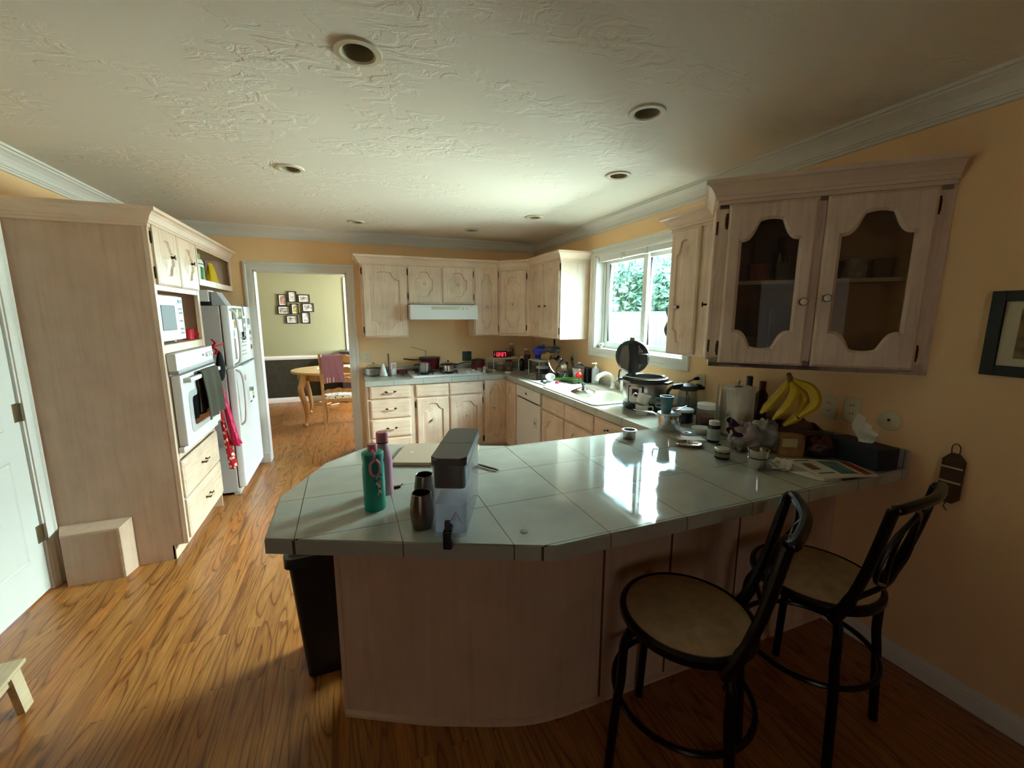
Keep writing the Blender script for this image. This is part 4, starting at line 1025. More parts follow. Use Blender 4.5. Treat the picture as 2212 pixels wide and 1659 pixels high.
# ------------------------------------------------------------------ step stool at the lower left
ss = thing('step_stool', 'low pale wooden step stool on the floor near the white door', 'stool', (-1.30, 1.93, 0), R(4))
BIR = wood('birch', (206, 186, 150), (218, 200, 166), (190, 166, 128), 'Y', .8, .5)
b = MB(); b.box(-.33, .03, -.17, .17, .19, .208, .004); b.build('seat', BIR, ss)
b = MB(); b.box(-.008, .012, -.14, .14, .15, .19, .002); b.build('apron', BIR, ss)
for x in (-.30, .012):
    for s in (-1, 1):
        l_ = MB(); y = s * .11
        q = [(x - .012, y - .028), (x + .012, y - .028), (x + .012, y + .028), (x - .012, y + .028)]
        A_ = l_.loop([(px, py + s * .035, 0) for px, py in q]); B_ = l_.loop([(px, py, .19) for px, py in q])
        l_.bridge(A_, B_); l_.f(A_[::-1]); l_.f(B_); l_.build('leg', BIR, ss)

# ------------------------------------------------------------------ dining room
PINE = wood('honey_oak', (176, 132, 78), (190, 148, 94), (150, 106, 58), 'Z', .7, .4); PINEX = wood('honey_oak_top', (196, 156, 98), (206, 168, 112), (170, 128, 76), 'X', .5, .3)
dt = thing('dining_table', 'oval honey oak table with cabriole legs in the dining room', 'table', (-.18, 6.87, 0))
b = MB(); b.prism(circ(0, 0, .62, 48, ry=.53), .735, .765, .01); b.build('tabletop', PINEX, dt)
b = MB(); b.sweep(circ(0, 0, .52, 40, ry=.44), [(0, .64), (.02, .64), (.02, .735), (0, .735)], closed=True); b.build('apron', PINE, dt)
for sx in (-1, 1):
    for sy in (-1, 1):
        b = MB(); c = (sx * .42, sy * .43)
        pts = spline([(c[0], c[1] * .9, .73), (c[0] + sx * .03, c[1] * .96, .60), (c[0] + sx * .045, c[1], .52), (c[0] + sx * .01, c[1] * .97, .34), (c[0] - sx * .01, c[1] * .96, .16), (c[0] + sx * .012, c[1] * 1.0, .06)], 5)
        n_ = len(pts); rr = [.04 + .012 * math.sin(i / n_ * PI * 1.1) - .026 * (i / n_) for i in range(n_)]
        b.tube(pts, rr, 10); b.ell((c[0] + sx * .018, c[1] * 1.02, .028), (.034, .034, .028), 12, 8); b.build('leg', PINE, dt)
ch = thing('dining_chair', 'oak dining chair with pale cushion and scalloped ladder back, seen from behind', 'chair', (-.15, 6.13, 0), R(-3))
for sx in (-1, 1):
    b = MB(); b.tube(spline([(sx * .2, 0, 0), (sx * .2, .0, .45), (sx * .20, -.03, .75), (sx * .205, -.09, 1.06)], 6), [.019] * 12 + [.017] * 7, 8); b.build('rear_leg', PINE, ch)
    b = MB(); b.tube(spline([(sx * .21, .42, .44), (sx * .225, .43, .34), (sx * .2, .42, .15), (sx * .215, .44, .0)], 5), [.026] * 6 + [.018] * 10, 8); b.build('front_leg', PINE, ch)
b = MB(); b.box(-.22, .22, -.02, .44, .39, .435, .008); b.build('seat', PINE, ch)
CUSH = dotted('floral_cushion', (226, 222, 206), (92, 92, 70), 24, .34)
b = MB(); b.prism(rrect(-.205, .205, .0, .43, .06), .435, .485, .018); b.build('cushion', CUSH, ch)
def slat(z, y, h, arch, nm='back_slat'):
    b = MB(); n = 14; top, bot = [], []
    for k in range(n + 1):
        u = -1 + 2 * k / n; top.append((u * .195, z + h / 2 + arch * math.cos(u * PI / 2) + .008 * math.cos(u * 9))); bot.append((u * .195, z - h / 2 + arch * .5 * math.cos(u * PI / 2)))
    b.prism_y(bot + top[::-1], y - .008, y + .008); b.build(nm, PINE, ch)
slat(.97, -.075, .09, .04, 'crest_rail'); slat(.82, -.05, .07, .03); slat(.68, -.02, .06, .03); slat(.53, -.002, .04, .03)
ct_ = thing('bath_towel', 'mauve towel with striped end draped over the dining chair back', 'towel', (-.20, 6.045, 1.02))
MAUV = pm('mauve_terry', (142, 100, 120), .95, bump=.4, bscale=250)
def tf(u, v):
    s = v * .62; y = 0; x = -.125 + .25 * u + .01 * math.sin(v * 8)
    if s < .2: return (x, .045 + .006 * math.sin(u * 12), -.2 + s)
    if s < .28: a = (s - .2) / .08 * PI; return (x, .045 * math.cos(a), .028 * math.sin(a))
    return (x + .02 * (s - .28), -.045 - .006 * math.sin(u * 14) + .12 * (s - .28) * .2, -(s - .28))
b = MB(); b.cloth(tf, 16, 30, .006); b.build('cloth', MAUV, ct_)
b = MB(); b.mat(pm('towel_stripe', (220, 196, 206), .9))
for x in (-.075, -.045, .0): b.box(x - .006, x + .006, -.056, -.050, -.335, -.27)
b.build('stripe', None, ct_)
wp = thing('papers_on_table', 'white papers lying on the dining table', 'papers', (-.33, 6.95, .766)); b = MB(); b.box(-.12, .12, -.1, .1, 0, .006); b.build('sheet', PAPER, wp)
sb = thing('dark_chest', 'dark chest against the far dining room wall under the window casing', 'chest', (.35, 8.2, 0)); b = MB(); b.box(-.47, .6, -.2, .2, .08, .90, .008); b.build('body', pm('espresso', (40, 28, 22), .4), sb); b = MB(); b.box(-.49, .62, -.215, .21, .90, .93, .005); b.build('top', pm('espresso_top', (44, 30, 24), .35), sb)
for x in (-.42, .55):
    for y in (-.16, .16): 
        b = MB(); b.box(x - .025, x + .025, y - .025, y + .025, 0, .08); b.build('foot', pm('espresso_foot', (40, 28, 22), .4), sb)
cb = thing('floor_cables', 'tangle of pale cables on the dining room floor by the baseboard', 'cable', (-.45, 7.9, .012))
b = MB(); b.tube(spline([(-.15, .1, 0), (0, .0, .0), (.12, .12, .02), (.05, .25, .03), (-.08, .2, .01), (.1, -.05, 0), (.25, .05, .0)], 8), .011, 6); b.build('cord', pm('tan_cord', (170, 140, 100), .6), cb)
# eight photo frames hung as a cluster
FR = [(-1.086, -.948, 1.721, 1.922), (-.929, -.791, 1.783, 1.976), (-.775, -.583, 1.781, 1.924), (-1.106, -.913, 1.573, 1.724), (-.894, -.773, 1.576, 1.764), (-.718, -.527, 1.62, 1.772), (-.985, -.795, 1.415, 1.558), (-.74, -.60, 1.416, 1.614)]
pc = thing('photo_frame_cluster', 'cluster of eight black photo frames on the olive dining room wall', 'picture frame', (-.82, 8.448, 1.68))
PH = [pm('photo_%d' % k, c, .5, noise=.75, nscale=26) for k, c in enumerate([(170, 140, 120), (178, 172, 160), (160, 158, 140), (150, 150, 132), (170, 160, 90), (168, 166, 156), (176, 174, 164), (186, 186, 182)])]
for k, (x0, x1, z0, z1) in enumerate(FR):
    x0 += .82; x1 += .82; z0 -= 1.68; z1 -= 1.68
    b = MB(); rb = .017
    b.box(x0, x0 + rb, -.025, 0, z0, z1); b.box(x1 - rb, x1, -.025, 0, z0, z1); b.box(x0 + rb, x1 - rb, -.025, 0, z0, z0 + rb); b.box(x0 + rb, x1 - rb, -.025, 0, z1 - rb, z1); f = b.build('frame', SOFTBLK, pc)
    p = MB(); p.box(x0 + rb, x1 - rb, -.010, -.004, z0 + rb, z1 - rb); p.build('mat_board', PAPER, f)
    p = MB(); p.box(x0 + rb + .014, x1 - rb - .014, -.012, -.010, z0 + rb + .014, z1 - rb - .014); p.build('photo', PH[k], f)
CT = .9155   # top of the tiles
# ------------------------------------------------------------------ small builders
def vessel(name, label, cat, loc, r, h, m, r0=None, lid=None, handles=None, rim=.003, part='pot', group=None, wall=.004):
    """open round vessel with thickness; r0 = base radius"""
    r0 = r if r0 is None else r0
    t = thing(name, label, cat, loc, 0, group)
    b = MB(); b.lathe([(0, 0), (r0 * .94, 0), (r0, h * .06), (r, h * .96), (r + rim, h * .985), (r + rim, h), (r - wall, h), (r - wall, h * .9), (r0 - wall, h * .1), (r0 * .8, wall), (0, wall)], n=32); b.build(part, m, t)
    return t
def mug_handle(t, r, z0, z1, ang, m, out=.03, th=.005):
    c, s = math.cos(ang), math.sin(ang)
    b = MB(); b.tube([Vector((c * x, s * x, z)) for x, z in [(p.x, p.z) for p in spline([(r - .004, 0, z1), (r + out * .8, 0, z1 + .002), (r + out, 0, (z0 + z1) / 2), (r + out * .7, 0, z0), (r - .004, 0, z0 - .002)], 5)]], th, 8); b.build('handle', m, t)
def text(body, size, m, name, parent, M, depth=.0004):
    cu = bpy.data.curves.new(name, 'FONT'); cu.body = body; cu.size = size; cu.extrude = depth; cu.align_x = 'CENTER'; cu.align_y = 'CENTER'
    o = bpy.data.objects.new('tmp', cu); COL.objects.link(o)
    me = bpy.data.meshes.new_from_object(o); bpy.data.objects.remove(o, do_unlink=True); me.transform(M); me.materials.clear(); me.materials.append(m)
    q = bpy.data.objects.new(name, me); COL.objects.link(q); q.parent = parent; return q
def crumple(b, c, r, seed, n=18, m=12, amp=.3):
    rnd = random.Random(seed); ph = [rnd.uniform(0, 6) for _ in range(8)]; c = Vector(c); rings = []
    for j in range(m + 1):
        th = PI * j / m; row = []
        for k in range(n):
            a = 2 * PI * k / n
            q = 1 + amp * (math.sin(3 * a + ph[0] + 2 * th) * .4 + math.sin(5 * a - 3 * th + ph[1]) * .35 + math.sin(7 * th + 2 * a + ph[2]) * .3 + rnd.uniform(-.25, .25))
            p = Vector((r[0] * math.sin(th) * math.cos(a) * q, r[1] * math.sin(th) * math.sin(a) * q, -r[2] * math.cos(th) * (1 if j in (0, m) else q)))
            p.z = max(p.z, -r[2]); row.append(b.v(c + p))
        rings.append(row)
    for p, q in zip(rings, rings[1:]): b.bridge(p, q)
    return b
SILV = STEEL

# ------------------------------------------------------------------ range hood and cooktop
hd = thing('range_hood', 'white under-cabinet range hood above the cooktop', 'range hood', (.63, 4.997, 1.525))
b = MB(); prof = [(0, .155), (-.47, .155), (-.49, .13), (-.49, .085), (-.50, .012), (-.50, 0), (0, 0)]
A_ = b.loop([(.0, y, z) for y, z in prof]); B_ = b.loop([(.728, y, z) for y, z in prof]); b.bridge(A_, B_); b.f(A_); b.f(B_[::-1]); b.build('canopy', APPL, hd, 20)
b = MB(); b.box(.22, .52, -.492, -.489, .105, .135); b.build('vent_grille', pm('grille_cream', (196, 190, 160), .5), hd)
for x in (.565, .615):
    b = MB(); b.lathe([(0, 0), (.012, 0), (.010, .012), (0, .013)], (x, -.4915, .118), 14, T=Matrix.Rotation(R(90), 3, 'X')); b.build('knob', WTRIM, hd)
ck = thing('cooktop', 'white gas cooktop set into the tiles under the range hood', 'cooktop', (1.01, 4.71, CT))
b = MB(); b.prism(rrect(-.39, .39, -.25, .25, .02), 0, .014, .004); b.build('glass_top', APPL, ck)
for (x, y) in ((-.24, -.11), (-.24, .12), (.03, -.11), (.03, .12)):
    b = MB(); b.lathe([(0, .014), (.05, .014), (.05, .02), (.042, .026), (0, .03)], (x, y, 0), 20); b.build('burner', SOFTBLK, ck)
    b = MB()
    for k in range(4):
        a = PI / 4 + k * PI / 2; c, s = math.cos(a), math.sin(a)
        b.tube([(x + c * .115, y + s * .1, .014), (x + c * .112, y + s * .1, .034), (x + c * .03, y + s * .03, .036)], .005, 6)
    b.tube([(x + .1 * math.cos(2 * PI * k / 16), y + .09 * math.sin(2 * PI * k / 16), .035) for k in range(16)], .005, 6, closed=True); b.build('grate', BLACK, ck)
for k, (x, y) in enumerate(((.25, -.16), (.33, -.16), (.25, -.05), (.33, -.05))):
    b = MB(); b.lathe([(0, .014), (.024, .014), (.022, .02), (.012, .022), (.011, .036), (0, .037)], (x, y, 0), 18); b.build('knob', WHITE, ck)
GZ_ = CT + .041
# pots on and beside the cooktop
ENAM = pm('maroon_enamel', (96, 16, 20), .2, coat=.5)
sp = vessel('saucepan', 'small shiny steel saucepan on the left front burner', 'pan', (.77, 4.605, GZ_), .062, .10, STEEL)
b = MB(); b.tube([(-.05, -.04, .085), (-.09, -.07, .09), (-.12, -.10, .09)], [.006, .009, .008], 8); b.build('handle', BLACK, sp)
rp = vessel('maroon_pan', 'large maroon pan on the left rear burner with a black handle pointing left', 'pan', (.875, 4.845, GZ_), .12, .125, ENAM, .10)
b = MB(); b.tube(spline([(-.115, -.02, .11), (-.2, -.03, .115), (-.3, -.05, .13)], 5), [.009] * 4 + [.012] * 7, 8, flat=.7); b.build('handle', BLACK, rp)
b = MB(); b.lathe([(0, .12), (.112, .122), (.124, .13), (.12, .136), (0, .137)], n=32); b.build('black_rim', BLACK, rp)
ld = thing('wooden_handle_ladle', 'crank of pale wood and brass standing on the maroon pan', 'utensil', (.83, 4.83, GZ_ + .139))
b = MB(); b.tube([(0, 0, 0), (0, 0, .075)], .008, 8); b.build('post', STEEL, ld); b = MB(); b.tube([(.01, 0, .068), (-.05, .01, .085), (-.16, .02, .12)], [.008, .006, .006], 8); b.build('arm', pm('pale_wood', (200, 160, 96), .5), ld)
p2 = vessel('steel_pot', 'low steel pot with a glass lid on the front burner right of the saucepan', 'pot', (1.035, 4.60, GZ_), .07, .065, CHROME)
b = MB(); b.lathe([(.072, .065), (.06, .085), (.03, .1), (0, .104)], n=28); b.build('lid', GLASS, p2); b = MB(); b.lathe([(0, .1), (.008, .1), (.012, .115), (0, .12)], n=12); b.build('lid_knob', BLACK, p2)
for s in (-1, 1):
    b = MB(); b.tube(spline([(s * .068, -.02, .05), (s * .09, 0, .055), (s * .068, .02, .05)], 5), .004, 6); b.build('handle', CHROME, p2)
p3 = vessel('black_skillet', 'black skillet on the right rear burner', 'pan', (1.10, 4.85, GZ_), .10, .045, BLACK, .085)
b = MB(); b.tube(spline([(.095, -.02, .04), (.18, -.03, .06), (.25, -.04, .065)], 5), .010, 8, flat=.6); b.build('handle', BLACK, p3)
p4 = vessel('maroon_casserole', 'maroon casserole standing on the tiles right of the cooktop', 'pot', (1.465, 4.865, CT), .085, .115, ENAM)
for s in (-1, 1):
    b = MB(); b.tube(spline([(-.03, s * .08, .09), (0, s * .104, .095), (.03, s * .08, .09)], 5), .007, 6); b.build('handle', BLACK, p4)
b = MB(); b.lathe([(.087, .115), (.075, .128), (.02, .138), (0, .138)], n=28); b.build('lid', BLACK, p4)
sh = thing('salt_grinder', 'small steel grinder in front of the maroon casserole', 'grinder', (1.44, 4.52, CT)); b = MB(); b.lathe([(0, 0), (.028, 0), (.024, .03), (.026, .05), (.02, .06), (.024, .075), (.012, .088), (0, .095)], n=20); b.build('body', CHROME, sh)
vessel('sauce_cup', 'little steel cup right of the small grinder', 'cup', (1.545, 4.52, CT), .032, .05, CHROME)
vessel('small_bowl', 'small steel bowl on the tiles between grinder and maroon casserole', 'bowl', (1.425, 4.67, CT), .035, .045, CHROME, .025)
wl = thing('jar_lid', 'round white jar lid lying by the front edge in the counter corner', 'lid', (1.70, 4.47, CT)); b = MB(); b.lathe([(0, 0), (.034, 0), (.036, .004), (.034, .014), (0, .015)], n=28); b.build('disc', WHITE, wl)
# left end of the back counter
cs = vessel('covered_pot', 'wide steel pot with a domed glass lid at the left end of the back counter', 'pot', (.255, 4.86, CT), .092, .075, STEEL)
b = MB(); b.lathe([(.096, .075), (.095, .082), (.06, .112), (0, .122)], n=32); b.build('lid', GLASS, cs); b = MB(); b.lathe([(0, .12), (.012, .12), (.016, .138), (0, .142)], n=14); b.build('lid_knob', STEEL, cs)
for s in (-1, 1):
    b = MB(); b.tube(spline([(s * .09, -.03, .055), (s * .118, 0, .06), (s * .09, .03, .055)], 5), .005, 6); b.build('handle', STEEL, cs)
g1 = vessel('glass_tumbler', 'small glass tumbler in front of the covered pot', 'glass', (.235, 4.70, CT), .032, .07, GLASS, .026, part='glass')
g2 = vessel('glass_tumbler', 'glass tumbler holding a wooden stick near the doorway end of the counter', 'glass', (.405, 4.62, CT), .03, .085, GLASS, .026, part='glass')
st = thing('wooden_stick', 'upright dark wooden stick standing in the tumbler', 'stick', (.402, 4.62, CT + .006)); b = MB(); b.tube([(0, 0, 0), (-.006, .002, .245)], .008, 8); b.build('rod', pm('dark_stick', (96, 64, 40), .6), st)
g3 = vessel('glass_tumbler', 'small glass tumbler left of the cooktop corner', 'glass', (.545, 4.70, CT), .03, .07, GLASS, .025, part='glass')
fu = thing('white_scoop', 'leaning white plastic scoop beside the covered pot', 'scoop', (.345, 4.72, CT), 0); b = MB(); b.lathe([(.04, 0), (.044, .004), (.012, .13), (.009, .13), (.037, .006)], n=24); b.bm.faces.ensure_lookup_table(); b.build('cone', WHITE, fu)
ca = thing('white_carton', 'small white carton standing behind the tumbler with the stick', 'carton', (.455, 4.79, CT), R(12)); b = MB(); b.box(-.03, .03, -.03, .03, 0, .135, .002); b.build('body', PAPER, ca); b = MB(); b.mat(pm('carton_pink', (196, 150, 140), .6)).box(-.022, .022, -.0315, -.03, .07, .12); b.build('print', None, ca)
mb = thing('maroon_box', 'low maroon box with small packets left of the cooktop', 'box', (.545, 4.86, CT)); b = MB(); b.box(-.07, .07, -.05, .05, 0, .05, .003); b.build('body', pm('maroon_card', (92, 34, 34), .5), mb); b = MB(); b.box(-.05, .03, -.03, .03, .05, .062, .002); b.build('packet', pm('packet', (190, 160, 150), .5), mb)
# plates on the walls
def outlet(name, label, loc, rz, gangs=1, m=CREAMP, dark=None, w=None):
    t = thing(name, label, 'outlet', loc, rz, 'wall plates'); w = w or (.07 if gangs == 1 else .117); h = .117
    b = MB(); b.prism_y(rrect(-w / 2, w / 2, -h / 2, h / 2, .006, 3), -.006, 0); b.build('plate', m, t)
    for g in range(gangs):
        x = 0 if gangs == 1 else (-.023 + .046 * g)
        if gangs == 2 and g == 0:
            b = MB(); b.box(x - .016, x + .016, -.009, -.006, -.033, .033, .001); b.build('rocker', CREAMP, t); continue
        for z in (-.02, .02):
            b = MB(); b.prism_y(circ(x, z, .0155, 16), -.0085, -.006); f = b.build('socket', m, t)
            for sx in (-.006, .006):
                c = MB(); c.box(x + sx - .0014, x + sx + .0014, -.0092, -.0085, z - .003, z + .006); c.build('slot', BLACK, f)
    return t
outlet('wall_outlet', 'cream double plate with switch and outlet over the left end of the back counter', (.176, 4.999, 1.102), 0, 2)
outlet('wall_outlet', 'dark green patterned outlet plate above the cooktop', (1.36, 4.999, 1.073), 0, 1, pm('green_pattern', (40, 50, 34), .5, noise=.8, nscale=60), w=.115)
oA = outlet('wall_outlet', 'cream outlet with two black plugs above the glass kettle', (2.2635, 2.19, 1.118), R(-90), 1)
outlet('wall_outlet', 'cream outlet on the wall behind the bananas', (2.2635, 1.352, 1.117), R(-90), 1)
outlet('phone_jack', 'cream jack plate on the wall above the tissue box', (2.2635, 1.245, 1.125), R(-90), 1)
rc = thing('round_wall_cover', 'round cream cover plate on the wall right of the tissue box', 'wall cover', (2.2635, 1.092, 1.106), R(-90)); b = MB(); b.lathe([(0, .008), (.03, .0075), (.044, .005), (.046, 0), (0, 0)], n=36, T=Matrix.Rotation(R(90), 3, 'X')); b.build('plate', CREAMP, rc); b = MB(); b.cyl((0, -.008, .004), (0, -.0105, .004), .006, n=10); b.build('screw', BRASS, rc)
outlet('wall_outlet', 'cream outlet on the right wall behind the dish pile', (2.2635, 3.95, 1.12), R(-90), 1)
for k, (y, z) in enumerate(((2.205, 1.142), (2.175, 1.092))):
    pl = thing('power_plug', ('black plug in the upper socket above the glass kettle', 'black plug in the lower socket above the glass kettle')[k], 'plug', (2.2535, y, z), 0, 'black plugs')
    b = MB(); b.tube([(0, 0, 0), (-.02, .0, .0), (-.035, .004, -.004)], [.012, .012, .007], 10); b.build('plug', BLACK, pl)
    b = MB(); b.tube(spline([(-.03, .004, -.004), (-.06, .03 + .03 * k, -.03), (-.05, .05, -.10), (-.025, .06 + .02 * k, -.19)], 6), .004, 6); b.build('cord', BLACK, pl)

# ------------------------------------------------------------------ wire racks, clock and jars in the corner
WIREM = pm('white_wire', (226, 226, 222), .35)
def rack(label, loc, rz, w, d, h):
    t = thing('wire_rack', label, 'rack', loc, rz, 'white wire counter racks')
    b = MB(); b.tube([(0, 0, h), (w, 0, h), (w, d, h), (0, d, h)], .0045, 6, closed=True)
    n = 9
    for k in range(1, n): b.tube([(w * k / n, 0, h), (w * k / n, d, h)], .0025, 6)
    b.build('shelf_grid', WIREM, t)
    for x in (0, w):
        l_ = MB(); l_.tube([(x, 0, h), (x, 0, .008), (x, .012, .0055), (x, d - .012, .0055), (x, d, .008), (x, d, h)], .0045, 6); l_.build('leg', WIREM, t)
    return t
rack('white wire rack carrying the red clock in the back corner', (1.575, 4.61, CT), 0, .315, .24, .155)
rack('white wire rack carrying the blue bag, beside the window wall', (1.875, 4.27, CT), R(-90), .27, .27, .17)
R1, R2 = CT + .1605, CT + .1755
ck2 = thing('digital_clock', 'black digital clock glowing red 12:37 on the wire rack', 'clock', (1.68, 4.665, R1), R(-4))
b = MB(); b.box(-.083, .083, -.022, .03, 0, .077, .005); b.build('case', BLACK, ck2)
LED = pm('red_led', (255, 40, 50), .5, emit=(255, 36, 52), estr=3.0)
SEG = {'1': 'bc', '2': 'abged', '3': 'abgcd', '7': 'abc'}
def digit(b, x, ch, w=.022, h=.044, z0=.016, y=-.0235):
    t_ = .0055; zm = z0 + h / 2
    S = {'a': (x, x + w, z0 + h - t_, z0 + h), 'd': (x, x + w, z0, z0 + t_), 'g': (x, x + w, zm - t_ / 2, zm + t_ / 2), 'b': (x + w - t_, x + w, zm, z0 + h), 'c': (x + w - t_, x + w, z0, zm), 'f': (x, x + t_, zm, z0 + h), 'e': (x, x + t_, z0, zm)}
    for s in SEG[ch]: q = S[s]; b.box(q[0], q[1], y, -.0215, q[2], q[3])
for x, c_ in ((-.070, '1'), (-.037, '2'), (.005, '3'), (.038, '7')):
    b = MB(); b.mat(LED); digit(b, x, c_); b.build('digit', None, ck2)
for z in (.028, .046):
    b = MB(); b.mat(LED).box(-.008, -.004, -.0235, -.0215, z, z + .006); b.build('colon_dot', None, ck2)
b = MB(); b.mat(LED).box(-.078, -.0755, -.0235, -.0215, .026, .054); b.build('day_mark', None, ck2)
def jar(name, label, loc, r, h, mbody, mlid, fillm=None, fill=.6, cat='jar', neck=.85, lidh=.02, group=None):
    t = thing(name, label, cat, loc, 0, group)
    b = MB(); b.lathe([(0, 0), (r * .92, 0), (r, h * .05), (r, h * .74), (r * neck, h * .85), (r * neck, h - lidh * .6)], n=28); b.build('glass', mbody, t)
    if fillm:
        b = MB(); b.lathe([(0, .004), (r * .9, .004), (r * .95, h * .06), (r * .95, h * fill), (0, h * fill)], n=28); b.build('contents', fillm, t)
    b = MB(); b.lathe([(r * neck + .003, h - lidh), (r * neck + .004, h - .003), (r * neck, h), (0, h)], n=28); b.build('lid', mlid, t)
    return t
SPICE = pm('spice_red', (120, 52, 40), .8); GRAIN = pm('grain_tan', (150, 120, 80), .9, noise=.3, nscale=200); TINL = pm('tin_lid', (206, 196, 176), .35, .4)
jar('spice_jar', 'squat jar of reddish spice with a pale lid right of the clock', (1.80, 4.70, R1), .038, .092, GLASS, pm('rose_lid', (168, 120, 112), .5), SPICE, .62)
jar('tall_jar', 'tall glass jar of grain with a white cap at the rack corner', (1.864, 4.78, R1), .032, .16, GLASS, WHITE, GRAIN, .6, neck=.6)
jar('brown_jar', 'brown filled jar with tin lid left of the blue bag', (2.05, 4.72, CT), .04, .255, GLASS, TINL, pm('brown_fill', (96, 66, 44), .8), .68)
jar('storage_jar', 'short clear jar under the clock rack', (1.70, 4.72, CT), .045, .10, GLASS, TINL, GRAIN, .4)
jar('storage_jar', 'taller clear jar under the clock rack, on the right', (1.80, 4.70, CT), .045, .125, GLASS, pm('dark_lid', (70, 48, 40), .5), pm('pink_fill', (150, 110, 96), .8), .4)
jar('dark_bottle', 'dark bottle with white cap between the two racks', (1.93, 4.60, CT), .028, .17, pm('dark_glass', (30, 22, 20), .2), WHITE, None, neck=.5)
jar('white_cap_bottle', 'clear bottle with white screw cap standing behind the blue bag', (2.19, 4.56, CT), .04, .34, GLASS, WHITE, pm('pale_liquid', (190, 186, 170), .5), .6, 'bottle', .45)
tu = thing('white_tub', 'white tub with dark label under the second wire rack', 'tub', (1.99, 4.16, CT)); b = MB(); b.lathe([(0, 0), (.058, 0), (.066, .09), (0, .09)], n=28); b.build('body', WHITE, tu); b = MB(); b.lathe([(.0605, .02), (.0655, .078)], n=28); b.build('label_band', pm('tub_label', (40, 40, 44), .5), tu); b = MB(); b.lathe([(.066, .09), (.070, .092), (.070, .1), (0, .102)], n=28); b.build('lid', WHITE, tu)
bw = vessel('steel_bowl', 'small steel bowl at the counter front under the second rack', 'bowl', (1.885, 4.09, CT), .04, .045, CHROME, .028)
def bag(name, label, loc, r, m, seed, amp=.28, rz=0, cat='bag', extra=None):
    t = thing(name, label, cat, loc, rz); b = MB(); crumple(b, (0, 0, r[2]), r, seed, amp=amp, n=26, m=18); b.build('bag', m, t, 50)
    return t
BLUEB = pm('blue_bag', (26, 40, 150), .3, noise=.35, nscale=14); BROWNB = pm('brown_bread_bag', (170, 128, 74), .4, noise=.3, nscale=16); GREYB = pm('grey_film', (110, 108, 110), .35, noise=.25, nscale=20)
bag('blue_bag', 'blue bread bag with white band on the second wire rack', (1.985, 4.185, R2), (.085, .08, .07), BLUEB, 4, .22)
t = bag('brown_bag', 'tan bread bag with brown mark lying on the second rack nearest the sink', (2.02, 4.045, R2 ), (.10, .055, .045), BROWNB, 9, .18)
bag('grey_plastic_bag', 'grey plastic bag heaped on the tan bread bag', (2.06, 4.06, R2 + .085), (.085, .09, .03), GREYB, 12, .3)

# ------------------------------------------------------------------ dish pile left of the sink
pn = thing('leaning_pan', 'steel frying pan leaning on its rim with a long black handle over the dish pile', 'pan', (1.985, 3.845, 1.045), 0, None, rot=(R(58), R(-8), R(28)))
b = MB(); b.lathe([(0, 0), (.09, 0), (.125, .04), (.129, .045), (.125, .046), (.088, .005), (0, .004)], n=40); b.build('pan', CHROME, pn)
T = Matrix(((1, 0, 0), (0, 1, 0), (0, 0, 1)))
b = MB(); b.tube(spline([(.06, .112, .04), (.10, .19, .05), (.19, .34, .07)], 6), [.010] * 4 + [.014] * 9, 8, flat=.7); b.build('handle', SOFTBLK, pn)
vessel('plastic_cup', 'clear plastic measuring cup at the left of the dish pile', 'cup', (1.80, 3.845, CT), .034, .08, glass('clear_plastic', (240, 240, 238), .8), .028, part='cup')
vessel('grey_bowl', 'dark grey pot behind the clear cup in the dish pile', 'pot', (2.05, 3.72, CT), .085, .09, pm('grey_pot', (92, 90, 86), .4, .5), .07)
ty = thing('drying_mat', 'white dish mat under the knives and cutlery', 'mat', (1.79, 3.66, CT), R(4)); b = MB(); b.box(-.09, .17, -.19, .13, 0, .008, .003); b.build('pad', pm('white_cloth', (176, 178, 176), .9, bump=.4, bscale=150), ty)
ML = CT + .009
wb = thing('white_bowl', 'white bowl tipped on its side on the dish mat', 'bowl', (1.83, 3.64, ML + .045), 0, None, rot=(R(32), R(-20), 0)); b = MB(); b.lathe([(0, -.03), (.025, -.03), (.045, .01), (.047, .014), (.043, .012), (.024, -.024), (0, -.024)], n=28); b.build('bowl', WHITE, wb)
def cutl(name, label, cat, p0, p1, m0, m1, w=.008):
    p0, p1 = Vector(p0), Vector(p1); mid = p0.lerp(p1, .45); base = p0.copy()
    t = thing(name, label, cat, tuple(base)); b = MB(); b.tube([Vector(), (mid - p0) * .5, mid - p0], [w * .7, w, w * .7], 8, flat=.6); b.build('handle', m0, t)
    b = MB(); b.tube([mid - p0, (mid - p0).lerp(p1 - p0, .5), p1 - p0], [w * .5, w * 1.4, w * .4], 8, flat=.15); b.build('blade', m1, t); return t
cutl('table_knife', 'knife with teal handle at the left front of the dish mat', 'knife', (1.745, 3.60, ML + .006), (1.80, 3.78, ML + .006), pm('teal_grip', (60, 150, 130), .4), CHROME)
cutl('table_knife', 'knife with black handle in the middle of the dish mat', 'knife', (1.735, 3.54, ML + .006), (1.77, 3.72, ML + .006), BLACK, CHROME)
cutl('wooden_spoon', 'short wooden spoon at the left end of the dish mat', 'spoon', (1.715, 3.70, CT + .006), (1.70, 3.87, CT + .006), pm('spoon_wood', (190, 150, 96), .6), pm('spoon_wood_bowl', (190, 150, 96), .6), .009)
cutl('fork', 'steel fork at the near end of the dish mat', 'fork', (1.85, 3.49, ML + .006), (1.78, 3.56, ML + .006), CHROME, CHROME, .006)
gp = thing('red_pepper_piece', 'small red and white lid beside the green onions', 'lid', (1.86, 3.56, ML)); b = MB(); b.lathe([(0, 0), (.018, 0), (.016, .02), (0, .022)], n=16); b.build('cap', REDC, gp)
on = thing('green_onions', 'bunch of green onions lying behind the cutlery', 'vegetable', (1.93, 3.60, CT))
ONG = pm('onion_green', (70, 110, 44), .5)
